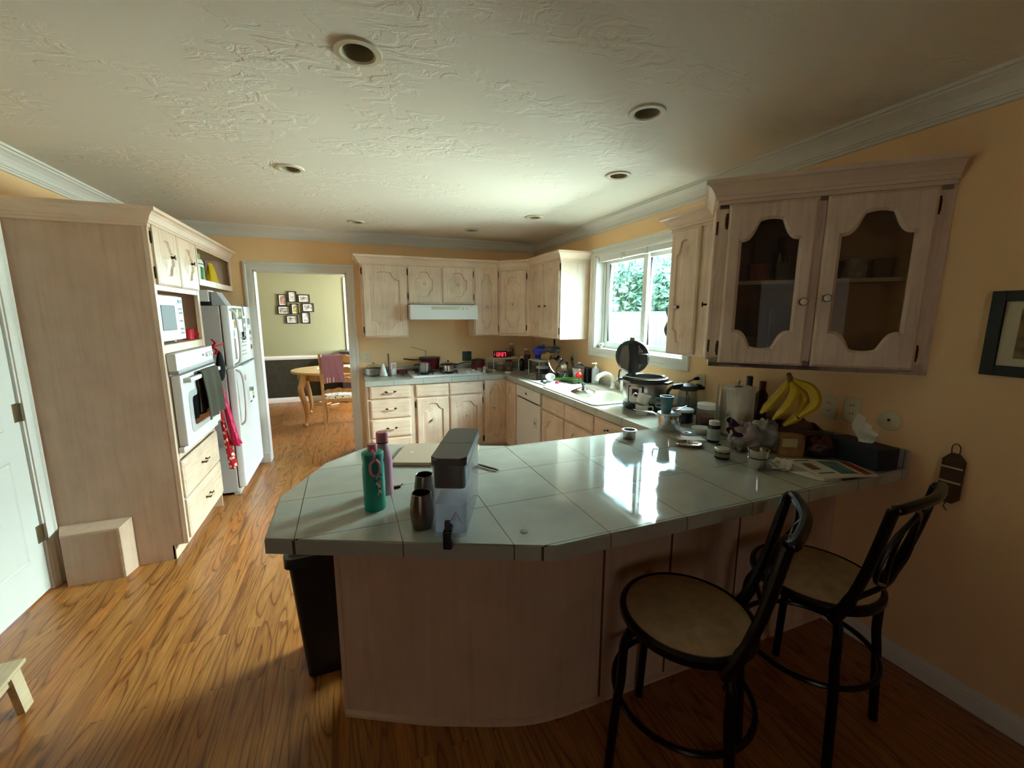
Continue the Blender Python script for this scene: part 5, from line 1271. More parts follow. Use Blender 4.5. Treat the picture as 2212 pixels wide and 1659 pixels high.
for k in range(9):
    a = (k - 4) * .05; b = MB(); b.tube(spline([(-.10, .10 + k * .003, .02 + .004 * (k % 3)), (0, 0, .035 + .006 * (k % 3)), (.07, -.10 + a, .05 + .01 * (k % 4))], 5), [.006] * 6 + [.005] * 5, 6); b.build('stalk', ONG, on)
sc = thing('slow_cooker', 'small steel canister pot with black lid beside the soap bottle', 'pot', (2.09, 3.545, CT)); b = MB(); b.lathe([(0, 0), (.058, 0), (.06, .01), (.06, .15), (0, .15)], n=32); b.build('body', STEEL, sc); b = MB(); b.lathe([(.062, .15), (.062, .158), (.03, .168), (0, .17)], n=32); b.build('lid', BLACK, sc); b = MB(); b.tube(spline([(-.05, 0, .165), (0, 0, .20), (.05, 0, .165)], 6), .005, 6); b.build('bail', BLACK, sc)
bk = thing('black_appliance', 'black plastic appliance behind the steel canister by the backsplash', 'appliance', (2.185, 3.55, CT)); b = MB(); b.prism(rrect(-.04, .04, -.06, .06, .02), 0, .15, .008); b.build('body', BLACK, bk)
cd = thing('appliance_cord', 'black cord looping from the outlet behind the dish pile', 'cord', (2.19, 3.87, 1.1)); b = MB(); b.tube(spline([(.062, .08, .0), (.0, .0, .04), (-.04, -.08, .0), (-.02, -.10, -.09), (0, -.12, -.178)], 8), .005, 6); b.build('cable', BLACK, cd)
for k, (x, y, r, h, lab) in enumerate(((2.17, 3.98, .04, .16, 'dim glass jar against the window wall behind the leaning pan'), (2.18, 3.74, .045, .135, 'brown glass jar between the leaning pan and the black appliance'))):
    jar('storage_jar', lab, (x, y, CT), r, h, GLASS, TINL if k else SOFTBLK, pm('jar_fill_%d' % k, (110, 84, 60), .8), .55)

# ------------------------------------------------------------------ sink, faucet, soap
sk = thing('sink', 'cream white double bowl sink under the window', 'sink', (1.945, 3.0, CT))
SKW = pm('sink_white', (234, 230, 216), .2, coat=.4)
b = MB()
x0, x1, y0, y1 = -.292, .295, -.426, .455
def bowl(b, bx0, bx1, by0, by1, depth=.17):
    pr = [rrect(bx0 - .006, bx1 + .006, by0 - .006, by1 + .006, .05), rrect(bx0, bx1, by0, by1, .05), rrect(bx0 + .012, bx1 - .012, by0 + .012, by1 - .012, .05), rrect(bx0 + .05, bx1 - .05, by0 + .05, by1 - .05, .05)]
    zs = [.014, .008, -depth + .03, -depth]
    rings = [b.loop([(x, y, z) for x, y in p]) for p, z in zip(pr, zs)]
    for p, q in zip(rings, rings[1:]): b.bridge(p, q)
    b.f(rings[-1]); return rings[0]
o0 = b.loop([(x, y, 0) for x, y in rrect(x0, x1, y0, y1, .04)]); o1 = b.loop([(x, y, .010) for x, y in rrect(x0, x1, y0, y1, .04)]); o2 = b.loop([(x, y, .014) for x, y in rrect(x0 + .012, x1 - .012, y0 + .012, y1 - .012, .035)])
b.bridge(o0, o1); b.bridge(o1, o2)
h1 = bowl(b, -.235, .14, .035, .395); h2 = bowl(b, -.235, .14, -.38, -.005)
r_ = bmesh.ops.triangle_fill(b.bm, edges=edges_of(b, o2) + edges_of(b, h1) + edges_of(b, h2), use_beauty=True, use_dissolve=False)
b.build('basin', SKW, sk, 30)
for y in (.215, -.2):
    b = MB(); b.lathe([(0, -.166), (.03, -.166), (.038, -.169)], (-.05, y, 0), 20); b.build('drain', STEEL, sk)
fa = thing('faucet', 'white arched faucet at the back of the sink', 'faucet', (2.165, 3.075, CT + .0145))
FAW = pm('faucet_white', (236, 232, 220), .15, coat=.5)
b = MB(); b.lathe([(0, 0), (.03, 0), (.03, .008), (.022, .014), (.02, .05), (.022, .06), (0, .07)], n=20); b.build('body', FAW, fa)
b = MB(); b.tube(spline([(0, 0, .05), (-.01, .01, .11), (-.06, .03, .135), (-.12, .05, .11), (-.14, .055, .075)], 6), [.016] * 12 + [.02] * 13, 10); b.build('spout', FAW, fa)
b = MB(); b.tube([(0, 0, .065), (.01, -.03, .09), (.015, -.07, .11)], [.010, .009, .007], 8); b.build('lever', FAW, fa)
pi = thing('white_pitcher', 'tall white pitcher with a black handle behind the faucet', 'pitcher', (2.185, 2.93, CT + .0145))
b = MB(); b.lathe([(0, 0), (.045, 0), (.05, .01), (.05, .16), (.04, .19), (0, .2)], n=24, sx=.8); b.build('body', FAW, pi); b = MB(); b.tube(spline([(-.01, .045, .18), (-.01, .075, .17), (-.01, .08, .1), (-.01, .048, .05)], 6), .006, 8); b.build('handle', BLACK, pi)
so = thing('soap_dispenser', 'tall frosted grey soap pump bottle at the sink corner', 'soap bottle', (2.17, 3.375, CT + .0145)); b = MB(); b.lathe([(0, 0), (.032, 0), (.034, .004), (.034, .135), (.03, .145), (.012, .148)], n=24); b.build('bottle', pm('frost_grey', (176, 184, 188), .25), so)
b = MB(); b.lathe([(.014, .146), (.014, .165), (.006, .168), (.006, .185), (.014, .187), (.014, .2), (0, .202)], n=16); b.tube([(0, 0, .194), (-.035, .01, .193)], .005, 6); b.build('pump', FAW, so)
li = thing('pot_cover', 'conical steel pot lid with black knob lying on the sink rim', 'lid', (1.835, 3.03, CT + .0145)); b = MB(); b.lathe([(.102, 0), (.105, .004), (.10, .010), (.06, .026), (.02, .04), (0, .042), (0, .038), (.02, .036), (.095, .002)], n=40); b.build('dome', CHROME, li)
b = MB(); b.lathe([(0, .04), (.01, .04), (.008, .055), (.018, .065), (.02, .078), (0, .082)], n=18); b.build('knob', BLACK, li)
rb = thing('red_scrubber', 'red round dish brush standing beyond the steel lid', 'brush', (2.03, 3.44, CT + .0145)); b = MB(); b.cyl((0, 0, 0), (0, 0, .05), .012, .009, 12); b.build('stem', BLACK, rb)
b = MB(); b.ell((0, 0, .08), (.03, .03, .032), 18, 12)
for k in range(10): a = k * .63; b.tube([(.028 * math.cos(a), .028 * math.sin(a), .06), (.036 * math.cos(a), .036 * math.sin(a), .085)], .004, 5)
b.build('head', pm('scrub_red', (180, 30, 24), .3), rb)
fg = thing('sill_figurine', 'small white and tan figurine on the left end of the window sill', 'figurine', (2.30, 3.50, 1.2595)); b = MB(); b.ell((0, 0, .022), (.02, .03, .022), 12, 8); b.ell((0, -.03, .035), (.016, .018, .018), 12, 8); b.build('body', pm('fig_white', (222, 218, 196), .5), fg); b = MB(); b.ell((-.002, .03, .016), (.022, .025, .016), 12, 8); b.build('shell', pm('fig_tan', (150, 120, 70), .6), fg)
om = thing('oven_mitt', 'grey knitted oven mitt hanging on the side of the narrow wall cabinet', 'mitt', (2.05, 2.236, 1.50)); b = MB()
b.cloth(lambda u, v: ((u - .5) * (.16 - .05 * v) + .01 * math.sin(v * 9), .008 * math.sin(u * 9 + v * 14), .12 - .28 * v), 12, 20, -.012); b.build('cloth', pm('grey_knit', (130, 126, 116), .95, bump=.8, bscale=90), om)

# ------------------------------------------------------------------ pressure cooker, mugs, saucepan, kettle
pc_ = thing('pressure_cooker', 'steel electric pressure cooker with its black lid standing open', 'pressure cooker', (1.975, 2.42, CT), R(208))
PCI = (Matrix.Translation((1.975, 2.42, CT)) @ Matrix.Rotation(R(208), 4, 'Z')).inverted()
# local +x faces the viewer side with the control panel
b = MB(); b.lathe([(0, 0), (.13, 0), (.148, .012), (.15, .05), (.152, .055)], n=48); b.build('base', BLACK, pc_)
b = MB(); b.lathe([(.150, .05), (.153, .055), (.153, .185), (.150, .19)], n=48); b.build('housing', STEEL, pc_)
b = MB(); b.lathe([(.150, .186), (.158, .19), (.162, .205), (.155, .222), (.142, .225), (.136, .22), (.136, .19)], n=48); b.build('collar', BLACK, pc_)
b = MB(); b.lathe([(.135, .215), (.139, .226), (.143, .229), (.139, .232), (.130, .226), (.128, .06), (.12, .05), (0, .05)], n=48); b.build('inner_pot', CHROME, pc_)
for s in (-1, 1):
    b = MB(); b.box(-.05, .05, s * .152, s * .185, .188, .205, .006); b.build('side_handle', BLACK, pc_)
def ipp(b, w, z0, z1, r0, r1):
    n = 10; rows = []
    for rr in (r0, r1):
        pass
    a0 = w / r0
    pr = rrect(-a0, a0, z0, z1, .02 if False else min(a0, (z1 - z0) / 2) * .35, 5)
    A_ = b.loop([(r0 * math.cos(p), r0 * math.sin(p), z) for p, z in pr]); B_ = b.loop([(r1 * math.cos(p), r1 * math.sin(p), z) for p, z in pr]); b.bridge(A_, B_); b.f(B_)
b = MB(); ipp(b, .055, .055, .175, .15, .158); p_ = b.build('control_frame', BLACK, pc_)
b = MB(); ipp(b, .046, .064, .167, .158, .161); p_ = b.build('control_panel', pm('panel_silver', (196, 198, 198), .3, .6), pc_)
b = MB(); ipp(b, .022, .105, .155, .161, .163); b.build('display', BLACK, p_)
LT = PCI @ Matrix.Translation((1.972, 2.565, 1.275)) @ Matrix.Rotation(R(-52), 4, 'Z') @ Matrix.Rotation(R(97), 4, 'X')
# the lid stands upright: its top faces the camera side
b = MB(LT); b.lathe([(0, 0), (.108, 0), (.122, .006), (.124, .03), (.116, .04), (.085, .05), (0, .058)], n=48); lid = b.build('lid', BLACK, pc_)
b = MB(LT); b.mat(pm('lid_band', (120, 116, 112), .25, .8)); b.prism([(-.075, -.08), (-.02, -.1), (-.012, 0), (-.02, .095), (-.06, .08), (-.085, 0)], .048, .059); b.build('steel_inlay', None, lid)
b = MB(LT); b.mat(pm('lid_band2', (120, 116, 112), .25, .8)); b.prism([(.06, -.085), (.09, -.03), (.09, .04), (.055, .09), (.05, 0)], .044, .055); b.build('steel_inlay', None, lid)
b = MB(LT); b.mat(BLACK).box(.055, .125, -.045, .035, .045, .085, .008); b.build('steam_valve', None, lid)
b = MB(LT); b.mat(pm('valve_grey', (90, 96, 84), .5)).box(-.02, .015, .112, .142, .0, .02, .004); b.build('tab', None, lid)
b = MB(LT); b.mat(BLACK).box(-.03, .03, -.14, -.108, -.02, .03, .004); b.build('hinge_post', None, lid)
# two white mugs stacked
def mug(name, label, loc, r, h, m, ang, rot=None, r0=None, group=None):
    t = vessel(name, label, 'mug', loc, r, h, m, r0 or r * .9, rim=.001, part='cup', group=group); mug_handle(t, r, h * .25, h * .75, ang, m, .028)
    if rot: t.rotation_euler = rot
    return t
MUGW = pm('mug_white', (228, 224, 214), .25, coat=.4); TEAL = pm('teal_glaze', (62, 116, 124), .25, coat=.4)
m1 = mug('coffee_mug', 'white printed mug, lower of two stacked by the pressure cooker', (1.822, 2.25, CT), .044, .068, MUGW, R(-30), group='white stacked mugs')
for k in range(3):
    b = MB(); b.mat(INK)
    for j in range(3 + k): 
        a = R(200 + j * 11 + k * 3); b.box(.0435 * math.cos(a) - .002, .0435 * math.cos(a) + .002, .0435 * math.sin(a) - .003, .0435 * math.sin(a) + .003, .044 - k * .012, .048 - k * .012)
    b.bm.free() if k else b.build('print', None, m1)
m2 = mug('coffee_mug', 'plain white mug tilted on top of the lower white mug', (1.822, 2.254, CT + .075), .043, .062, MUGW, R(150), (R(10), R(14), 0), group='white stacked mugs')
sp2 = vessel('saucepan', 'polished steel saucepan with white lid under the teal mug', 'pan', (1.716, 1.875, CT), .064, .095, CHROME, .062)
b = MB(); b.lathe([(.066, .095), (.068, .098), (.064, .103), (0, .106)], n=36); b.build('lid', pm('pan_lid', (206, 210, 214), .15, .5), sp2)
b = MB(); b.tube(spline([(-.03, .058, .075), (-.045, .10, .085), (-.085, .21, .082)], 6), [.006] * 5 + [.011] * 8, 8, flat=.55); b.build('handle', CHROME, sp2)
tm = mug('teal_mug', 'tall teal mug standing on the saucepan lid', (1.70, 1.885, CT + .1065), .038, .092, TEAL, R(120), r0=.028)
sn = thing('tea_strainer', 'small steel strainer lying on the saucepan lid beside the teal mug', 'strainer', (1.752, 1.862, CT + .1065)); b = MB(); b.lathe([(0, 0), (.02, .004), (.028, .018), (.03, .02), (.026, .019), (0, .004)], n=20); b.build('bowl', CHROME, sn); b = MB(); b.tube([(.025, -.01, .018), (.06, -.02, .035)], .003, 6); b.tube([(-.02, .02, .018), (-.03, .028, .03)], .003, 6); b.build('handle', CHROME, sn)
kt = thing('glass_kettle', 'glass kettle with black lid and handle in front of the wall outlet', 'kettle', (2.13, 2.165, CT))
b = MB(); b.lathe([(0, 0), (.066, 0), (.07, .01), (.066, .06), (.056, .15), (.055, .165)], n=32); b.build('glass', glass('kettle_glass', (220, 224, 222), .9, .03, .08), kt)
b = MB(); b.lathe([(0, .003), (.063, .003), (.065, .02), (.063, .07), (0, .07)], n=32); b.build('water', glass('water', (226, 232, 232), .92, .02, .12), kt)
b = MB(); b.lathe([(.058, .16), (.066, .17), (.06, .192), (.025, .204), (0, .205)], n=32); b.tube([(-.04, .015, .188), (-.10, .035, .182)], [.024, .018], 8); b.tube([(.04, -.03, .185), (.085, -.055, .176)], [.022, .010], 8); b.build('lid', SOFTBLK, kt)
b = MB(); b.tube(spline([(-.04, .015, .19), (-.10, .035, .186), (-.135, .045, .13), (-.095, .035, .03)], 6), .014, 8, flat=.8); b.build('handle', BLACK, kt)
db = jar('dark_canister', 'dark blue canister with a pale clip lid behind the saucepan', (1.935, 1.985, CT), .052, .085, pm('navy_tin', (30, 26, 40), .3), pm('pale_lid', (196, 200, 206), .3), None, neck=1.0, lidh=.016, cat='canister')
hb = thing('white_dish', 'shallow white dish in front of the tall jar', 'dish', (1.835, 1.748, CT)); b = MB(); b.lathe([(0, 0), (.03, 0), (.05, .03), (.052, .034), (.047, .032), (.028, .006), (0, .006)], n=32); b.build('dish', WHITE, hb)
hj = jar('honey_jar', 'glass jar half full of dark red liquid with a white lid', (1.945, 1.822, CT), .056, .15, GLASS, WHITE, pm('dark_red_liquid', (86, 20, 10), .15), .5, neck=.9, lidh=.03)
pb_ = jar('pill_bottle', 'dark supplement bottle with white cap and pale label', (1.768, 1.60, CT), .031, .115, pm('amber_black', (22, 18, 20), .25), WHITE, None, neck=.72, lidh=.028, cat='bottle')
b = MB(); b.lathe([(.0316, .015), (.0316, .075)], n=32); b.build('label', pm('pill_label', (160, 176, 170), .5), pb_)
wr = thing('small_white_lid', 'small round white ring lid on the tiles beside the saucepan', 'lid', (1.742, 1.757, CT)); b = MB(); b.lathe([(.012, 0), (.026, 0), (.028, .006), (.024, .012), (.014, .010), (.012, .004)], n=24); b.build('ring', pm('pale_blue_lid', (196, 208, 218), .3), wr)
nc = thing('white_packet', 'flat white packet with a red corner beneath the steel plate', 'packet', (1.70, 1.685, CT), R(-25)); b = MB(); b.box(-.065, .065, -.04, .035, 0, .004, .001); b.build('sleeve', PAPER, nc); b = MB(); b.mat(REDC).box(-.064, -.03, .02, .034, .004, .0045); b.build('print', None, nc)
sd = thing('steel_plate', 'shallow oval steel plate on the tiles in front of the packet', 'plate', (1.60, 1.60, CT), R(-35)); b = MB(); b.lathe([(0, 0), (.05, 0), (.066, .012), (.069, .013), (.064, .014), (.048, .004), (0, .003)], n=36, sx=1.0, sy=.8); b.build('dish', CHROME, sd)
vessel('steel_cup', 'small rimmed steel cup alone near the back edge of the peninsula', 'cup', (1.396, 1.815, CT), .034, .048, STEEL, .033, rim=.006)
dj = jar('dark_jar', 'small dark faceted jar with a tin lid at the front of the clutter', (1.600, 1.39, CT), .033, .05, pm('dark_green_glass', (22, 24, 20), .2), TINL, None, neck=.92, lidh=.014); b = MB(); b.lathe([(.0335, .012), (.0335, .03)], n=28); b.build('label', pm('jar_label', (120, 120, 96), .6), dj)
for k, (x, y, r_) in enumerate(((1.735, 1.535, .012), (1.70, 1.50, .014))):
    c_ = thing('bottle_cap', ('small dark cap left of the pill bottle', 'small dark cap in front of the pill bottle')[k], 'cap', (x, y, CT), 0, 'dark bottle caps'); b = MB(); b.lathe([(0, 0), (r_, 0), (r_, .008), (r_ * .8, .011), (0, .011)], n=16); b.build('cap', SOFTBLK, c_)
# paper towels and bottles behind
pr_ = thing('paper_towel_roll', 'white paper towel roll on a steel holder under the glass cabinet', 'paper towel', (2.005, 1.672, CT))
b = MB(); b.lathe([(0, 0), (.07, 0), (.07, .012), (0, .012)], n=32); b.build('base', STEEL, pr_)
b = MB(); b.lathe([(.022, .014), (.084, .014), (.085, .018), (.085, .268), (.084, .27), (.022, .27)], n=40); b.build('roll', pm('towel_paper', (232, 226, 212), .95, bump=.3, bscale=150), pr_)
b = MB(); b.lathe([(.022, .014), (.022, .2705), (.019, .2705), (.019, .014)], n=20); b.build('core', pm('card_core', (120, 88, 56), .9), pr_)
b = MB(); b.cyl((0, 0, .01), (0, 0, .295), .006, n=10); b.ell((0, 0, .3), (.01, .01, .01), 10, 8); b.build('post', CHROME, pr_)
b = MB(); b.cloth(lambda u, v: (-.055 - .10 * u, .066 - .05 * u + .012 * math.sin(u * 4 + 1), .014 + .262 * v + .006 * u), 10, 4, .0015); b.build('loose_sheet', pm('towel_sheet', (232, 226, 212), .95), pr_)
ob = jar('oil_bottle', 'dark bottle with black cap behind the paper towels', (2.175, 1.745, CT), .034, .31, pm('dark_oil', (24, 18, 14), .2), BLACK, None, neck=.4, lidh=.05, cat='bottle')
vb_ = jar('sauce_bottle', 'slim bottle with dark red cap behind the paper towels', (2.17, 1.655, CT), .03, .295, pm('dark_sauce', (60, 26, 20), .25), pm('dark_red_cap', (110, 18, 16), .4), None, neck=.45, lidh=.05, cat='bottle')
# ------------------------------------------------------------------ bags, basket, bananas, tissues, magazine
CLEARB = glass('clear_film', (235, 232, 232), .75, .12)
pg = thing('clear_produce_bag', 'crinkled clear bag with a purple printed peak beside the pill bottle', 'bag', (1.79, 1.435, CT))
FILM = pm('film_grey', (150, 144, 144), .22, noise=.3, nscale=22, spec=.9)
b = MB(); crumple(b, (0, 0, .07), (.085, .06, .07), 21, 34, 22, .24); b.build('film', FILM, pg, 60)
def peak(u, v):
    a = -2.4 + 3.6 * u; r = .062 * (1 - v) ** .8 + .006
    return (-.035 - .045 * v + r * math.cos(a) * 1.2, .03 + r * math.sin(a) + .01 * math.sin(v * 12 + u * 5), .06 + .115 * v)
b = MB(); b.cloth(peak, 18, 14, .0015); b.build('purple_panel', pm('purple_print', (70, 36, 70), .28, noise=.65, nscale=34), pg)
bag('clear_bag', 'second crumpled clear bag behind the stacked steel bowls', (1.885, 1.40, CT), (.055, .07, .075), pm('film_grey_b', (120, 116, 108), .3, noise=.3, nscale=22, spec=.8), 33, .25)
fbk = thing('fruit_basket', 'dark woven basket filled with bread bags under the bananas', 'basket', (2.06, 1.385, CT), R(-45)); b = MB()
rings = []
for j in range(7):
    z = .02 * j; w = .085 + .008 * j / 6 + (.002 if j % 2 else 0); rings.append(b.loop([(x, y, z) for x, y in rrect(-w * 1.15, w * 1.15, -w, w, .02)]))
b.f(rings[0][::-1])
for p, q in zip(rings, rings[1:]): b.bridge(p, q)
inr = b.loop([(x, y, .118) for x, y in rrect(-.098, .098, -.084, .084, .02)]); bot = b.loop([(x, y, .01) for x, y in rrect(-.09, .09, -.078, .078, .02)]); b.bridge(rings[-1], inr); b.bridge(inr, bot); b.f(bot)
b.build('weave', pm('dark_wicker', (74, 50, 30), .8, bump=.6, bscale=80), fbk)
bag('bread_loaf_bag', 'brown wrapped loaf lying in the woven basket', (2.075, 1.375, CT + .012), (.085, .07, .068), pm('loaf_brown', (86, 54, 36), .5, noise=.3, nscale=20), 40, .14)
bl_ = thing('bread_bag', 'tan bread slices in a clear bag with pale label, front of the basket', 'bag', (1.935, 1.315, CT), R(-30)); b = MB(); b.prism(rrect(-.05, .06, -.04, .04, .02), 0, .10, .012); b.build('bag', pm('slice_tan', (150, 108, 66), .5, noise=.25, nscale=30), bl_); b = MB(); b.mat(pm('cream_label', (190, 180, 130), .6)).box(-.045, .02, -.0415, -.04, .05, .09); b.build('label', None, bl_)
bag('dark_snack_bag', 'dark maroon snack bag between the bread and the tissue box', (2.05, 1.235, CT), (.07, .045, .05), pm('maroon_foil', (60, 28, 26), .4, noise=.4, nscale=18), 44, .18)
BAN = pm('banana_yellow', (206, 172, 44), .5, noise=.10, nscale=12); BTIP = pm('banana_tip', (70, 56, 28), .7)
bn = thing('banana_bunch', 'bunch of four yellow bananas standing on the basket against the wall', 'fruit', (2.04, 1.44, CT + .11))
Zb = CT + .11
def banana(pts, k):
    sp_ = spline(pts, 6); n_ = len(sp_); rr = [.023 * min(1, (.28 + 3.2 * i / n_)) * min(1, (.3 + 3.0 * (n_ - 1 - i) / n_)) for i in range(n_)]
    b = MB(); b.tube(sp_, rr, 7); o = b.build('banana', BAN, bn, 50)
    t = MB(); t.tube([sp_[-1] - (sp_[-1] - sp_[-2]) * .2, sp_[-1] + (sp_[-1] - sp_[-2]) * .5], [rr[-1] * 1.02, rr[-1] * .8], 7); t.build('tip', BTIP, o)
def W(x, y, z): return Vector((x - 2.04, y - 1.44, z - Zb))
banana([W(2.05, 1.425, 1.262), W(2.04, 1.445, 1.20), W(2.02, 1.49, 1.12), W(1.99, 1.515, 1.07)], 0)
banana([W(2.05, 1.42, 1.262), W(2.05, 1.39, 1.20), W(2.02, 1.405, 1.12), W(1.975, 1.435, 1.055)], 1)
banana([W(2.055, 1.415, 1.262), W(2.08, 1.33, 1.22), W(2.07, 1.30, 1.155), W(2.03, 1.345, 1.085)], 2)
banana([W(2.06, 1.42, 1.255), W(2.09, 1.37, 1.17), W(2.05, 1.36, 1.09), W(1.985, 1.385, 1.035)], 3)
b = MB(); b.tube([W(2.055, 1.418, 1.245), W(2.052, 1.424, 1.27), W(2.045, 1.43, 1.29)], [.02, .012, .010], 8); b.build('stem', pm('banana_stem', (110, 92, 36), .7), bn)
tbx = thing('tissue_box', 'dark navy tissue box in front of the round wall cover', 'box', (2.145, 1.125, CT), R(-8)); b = MB(); b.box(-.06, .06, -.115, .115, 0, .095, .004); b.build('carton', pm('navy_box', (22, 30, 44), .6), tbx)
b = MB(); b.cloth(lambda u, v: ((u - .5) * .03 + .010 * math.sin(v * 8), -.01 - (u - .5) * .10 * (.15 + .85 * min(1, v * 1.6)) * (1.25 - .5 * v) + .01 * math.sin(u * 20), .085 + .115 * v - .10 * (u - .3) * v * v), 12, 10, .0015); b.build('tissue', pm('tissue', (226, 222, 208), .95), tbx)
b2 = vessel('steel_bowl_lower', 'lower of two nested steel cups by the crumpled tissue', 'bowl', (1.635, 1.238, CT), .04, .05, CHROME, .034)
b3 = vessel('steel_bowl_upper', 'upper of two nested steel cups by the crumpled tissue', 'bowl', (1.637, 1.238, CT + .0505), .042, .035, CHROME, .038)
cr = thing('crumpled_tissue', 'crumpled white tissue on the tiles beside the magazine', 'tissue', (1.722, 1.19, CT)); b = MB(); crumple(b, (0, 0, .022), (.042, .036, .022), 77, 22, 14, .35); b.build('tissue', pm('tissue_b', (226, 222, 208), .95), cr, 25)
MGW = pm('magazine_page', (206, 198, 182), .45)
mg = thing('magazine', 'curled glossy magazine with a red band on the counter corner by the wall', 'magazine', (1.93, 1.10, CT))
qa, qb, qc, qd = Vector((1.845, 1.255)), Vector((2.09, 1.135)), Vector((1.985, .965)), Vector((1.765, 1.04))
def mgp(u, v, h=0.0):
    p = qa.lerp(qb, u).lerp(qd.lerp(qc, u), v); return (p.x - 1.93, p.y - 1.10, .002 + h + .012 * (u ** 2) * v + .004 * math.sin(u * 4))
b = MB(); b.cloth(lambda u, v: mgp(u, v, .006), 12, 12, -.006); b.build('pages', MGW, mg)
def patch(m, u0, u1, v0, v1, nm='print'):
    b = MB(); b.mat(m); b.cloth(lambda u, v: mgp(u0 + (u1 - u0) * u, v0 + (v1 - v0) * v, .0066), 6, 6, -.0005); b.build(nm, None, mg)
patch(pm('mag_red', (150, 30, 24), .45, noise=.3, nscale=60), .80, .95, .05, .92, 'red_band'); patch(pm('mag_teal', (70, 104, 104), .45, noise=.5, nscale=40), .42, .72, .12, .85, 'photo'); patch(pm('mag_brown', (96, 70, 56), .45, noise=.5, nscale=50), .10, .24, .25, .6, 'photo'); patch(pm('mag_dark', (70, 66, 70), .45), .08, .35, .75, .8, 'headline'); patch(pm('mag_dark2', (70, 66, 70), .45), .06, .3, .08, .12, 'headline')
ms = thing('loose_page', 'loose white page sticking out beneath the magazine', 'paper', (1.77, 1.08, CT)); b = MB(); b.face([(-.05, .08, .001), (.12, 0, .001), (.06, -.07, .001), (-.03, -.04, .001)]); b.face([(-.05, .08, .0025), (-.03, -.04, .0025), (.06, -.07, .0025), (.12, 0, .0025)]); b.build('sheet', PAPER, ms, 0)

# ------------------------------------------------------------------ near end of the peninsula
te = thing('teal_bottle', 'teal water bottle with pink loop cap and white sticker', 'bottle', (.057, 1.438, CT), R(10))
TL = pm('teal_satin', (22, 140, 118), .4)
b = MB(); b.lathe([(0, 0), (.034, 0), (.036, .004), (.036, .15), (.034, .162), (.0325, .170), (.0345, .178), (.036, .186), (.036, .200), (.032, .204), (0, .204)], n=36); b.build('body', TL, te)
PKC = pm('dusty_pink', (196, 112, 128), .45)
b = MB(); b.lathe([(0, .203), (.016, .203), (.016, .226), (.014, .230), (0, .230)], n=24); b.build('cap', PKC, te)
b = MB(); b.tube(spline([(-.004, -.016, .212), (-.004, -.040, .205), (-.006, -.0405, .185), (-.018, -.041, .172), (-.018, -.041, .142), (-.004, -.0415, .13), (.010, -.041, .142), (.010, -.041, .172), (-.0, -.0405, .186)], 5), .0042, 8); b.build('loop_strap', PKC, te)
b = MB(); b.mat(pm('sticker_white', (226, 222, 212), .5))
def wrap(b, pts, r): b.f([b.v((r * math.sin(R(a)), -r * math.cos(R(a)), z)) for a, z in pts])
wrap(b, [(-3, .10), (3, .094), (17, .092), (29, .1), (33, .112), (29, .122), (17, .128), (3, .124), (-3, .114)], .0364); wrap(b, [(5, .058), (29, .060), (31, .066), (25, .07), (23, .094), (7, .094), (9, .07), (4, .065)], .0364); st_ = b.build('sticker', None, te)
b = MB(); b.mat(SOFTBLK); wrap(b, [(-6, .108), (-1, .104), (1, .112), (-4, .116)], .0367); wrap(b, [(29, .124), (34, .118), (36, .128), (32, .131)], .0367); wrap(b, [(10, .078), (21, .078), (21, .084), (10, .084)], .0367); b.build('dark_patch', None, st_)
b = MB(); b.mat(pm('sticker_pink', (196, 130, 120), .5)); wrap(b, [(9, .1), (19, .1), (21, .108), (14, .114), (7, .108)], .0367); b.build('pink_patch', None, st_)
pk = thing('pink_bottle', 'slender pink steel bottle behind the teal bottle', 'bottle', (.098, 1.558, CT)); PKB = pm('pale_pink', (198, 138, 158), .4)
b = MB(); b.lathe([(0, 0), (.031, 0), (.033, .004), (.033, .125), (.028, .16), (.019, .185), (.018, .195), (0, .195)], n=32); b.build('body', PKB, pk); b = MB(); b.lathe([(0, .198), (.021, .198), (.0215, .202), (.0215, .232), (.019, .236), (0, .236)], n=28); b.build('cap', PKC, pk); b = MB(); b.lathe([(.0185, .194), (.0215, .195), (.0215, .199), (.0185, .2)], n=24); b.build('seal_ring', SOFTBLK, pk)
CUPM = pm('dark_steel_cup', (132, 118, 106), .3, 1.0)
def wine(label, loc):
    t = thing('steel_tumbler', label, 'tumbler', loc, 0, 'stemless steel tumblers'); b = MB()
    b.lathe([(0, 0), (.027, 0), (.031, .006), (.037, .045), (.036, .075), (.030, .112), (.0285, .1135), (.0275, .112), (.034, .07), (.034, .045), (.027, .01), (0, .008)], n=36); b.build('cup', CUPM, t); return t
wine('stemless brown steel tumbler in front, left of the water dispenser', (.188, 1.252, CT)); wine('stemless steel tumbler half hidden behind the water dispenser', (.222, 1.40, CT)) 
# water dispenser, long axis away from the camera
wdp = thing('water_dispenser', 'clear plastic water dispenser with dark grey lid and black tap at the counter edge', 'water dispenser', (.252, 1.148, CT), R(-23.5))
CLP = glass('clear_acrylic', (250, 250, 252), .98, .05, .2)
WX, WY_, WH = .051, .32, .222
b = MB()
o_ = [b.loop([(x, y, z) for x, y in rrect(-w, w, y0_, y0_ + l_, .018)]) for w, y0_, l_, z in ((WX - .004, .004, WY_ - .012, .0), (WX - .002, .002, WY_ - .006, .01), (WX, 0, WY_, WH), (WX + .006, -.006, WY_ + .012, WH + .002), (WX + .006, -.006, WY_ + .012, WH + .006))]
i_ = [b.loop([(x, y, z) for x, y in rrect(-w, w, y0_, y0_ + l_, .016)]) for w, y0_, l_, z in ((WX - .003, .003, WY_ - .006, WH + .006), (WX - .0035, .0035, WY_ - .008, .014))]
for p, q in zip(o_ + i_, (o_ + i_)[1:]): b.bridge(p, q)
b.f(o_[0][::-1]); b.f(i_[-1]); b.build('tank', CLP, wdp)
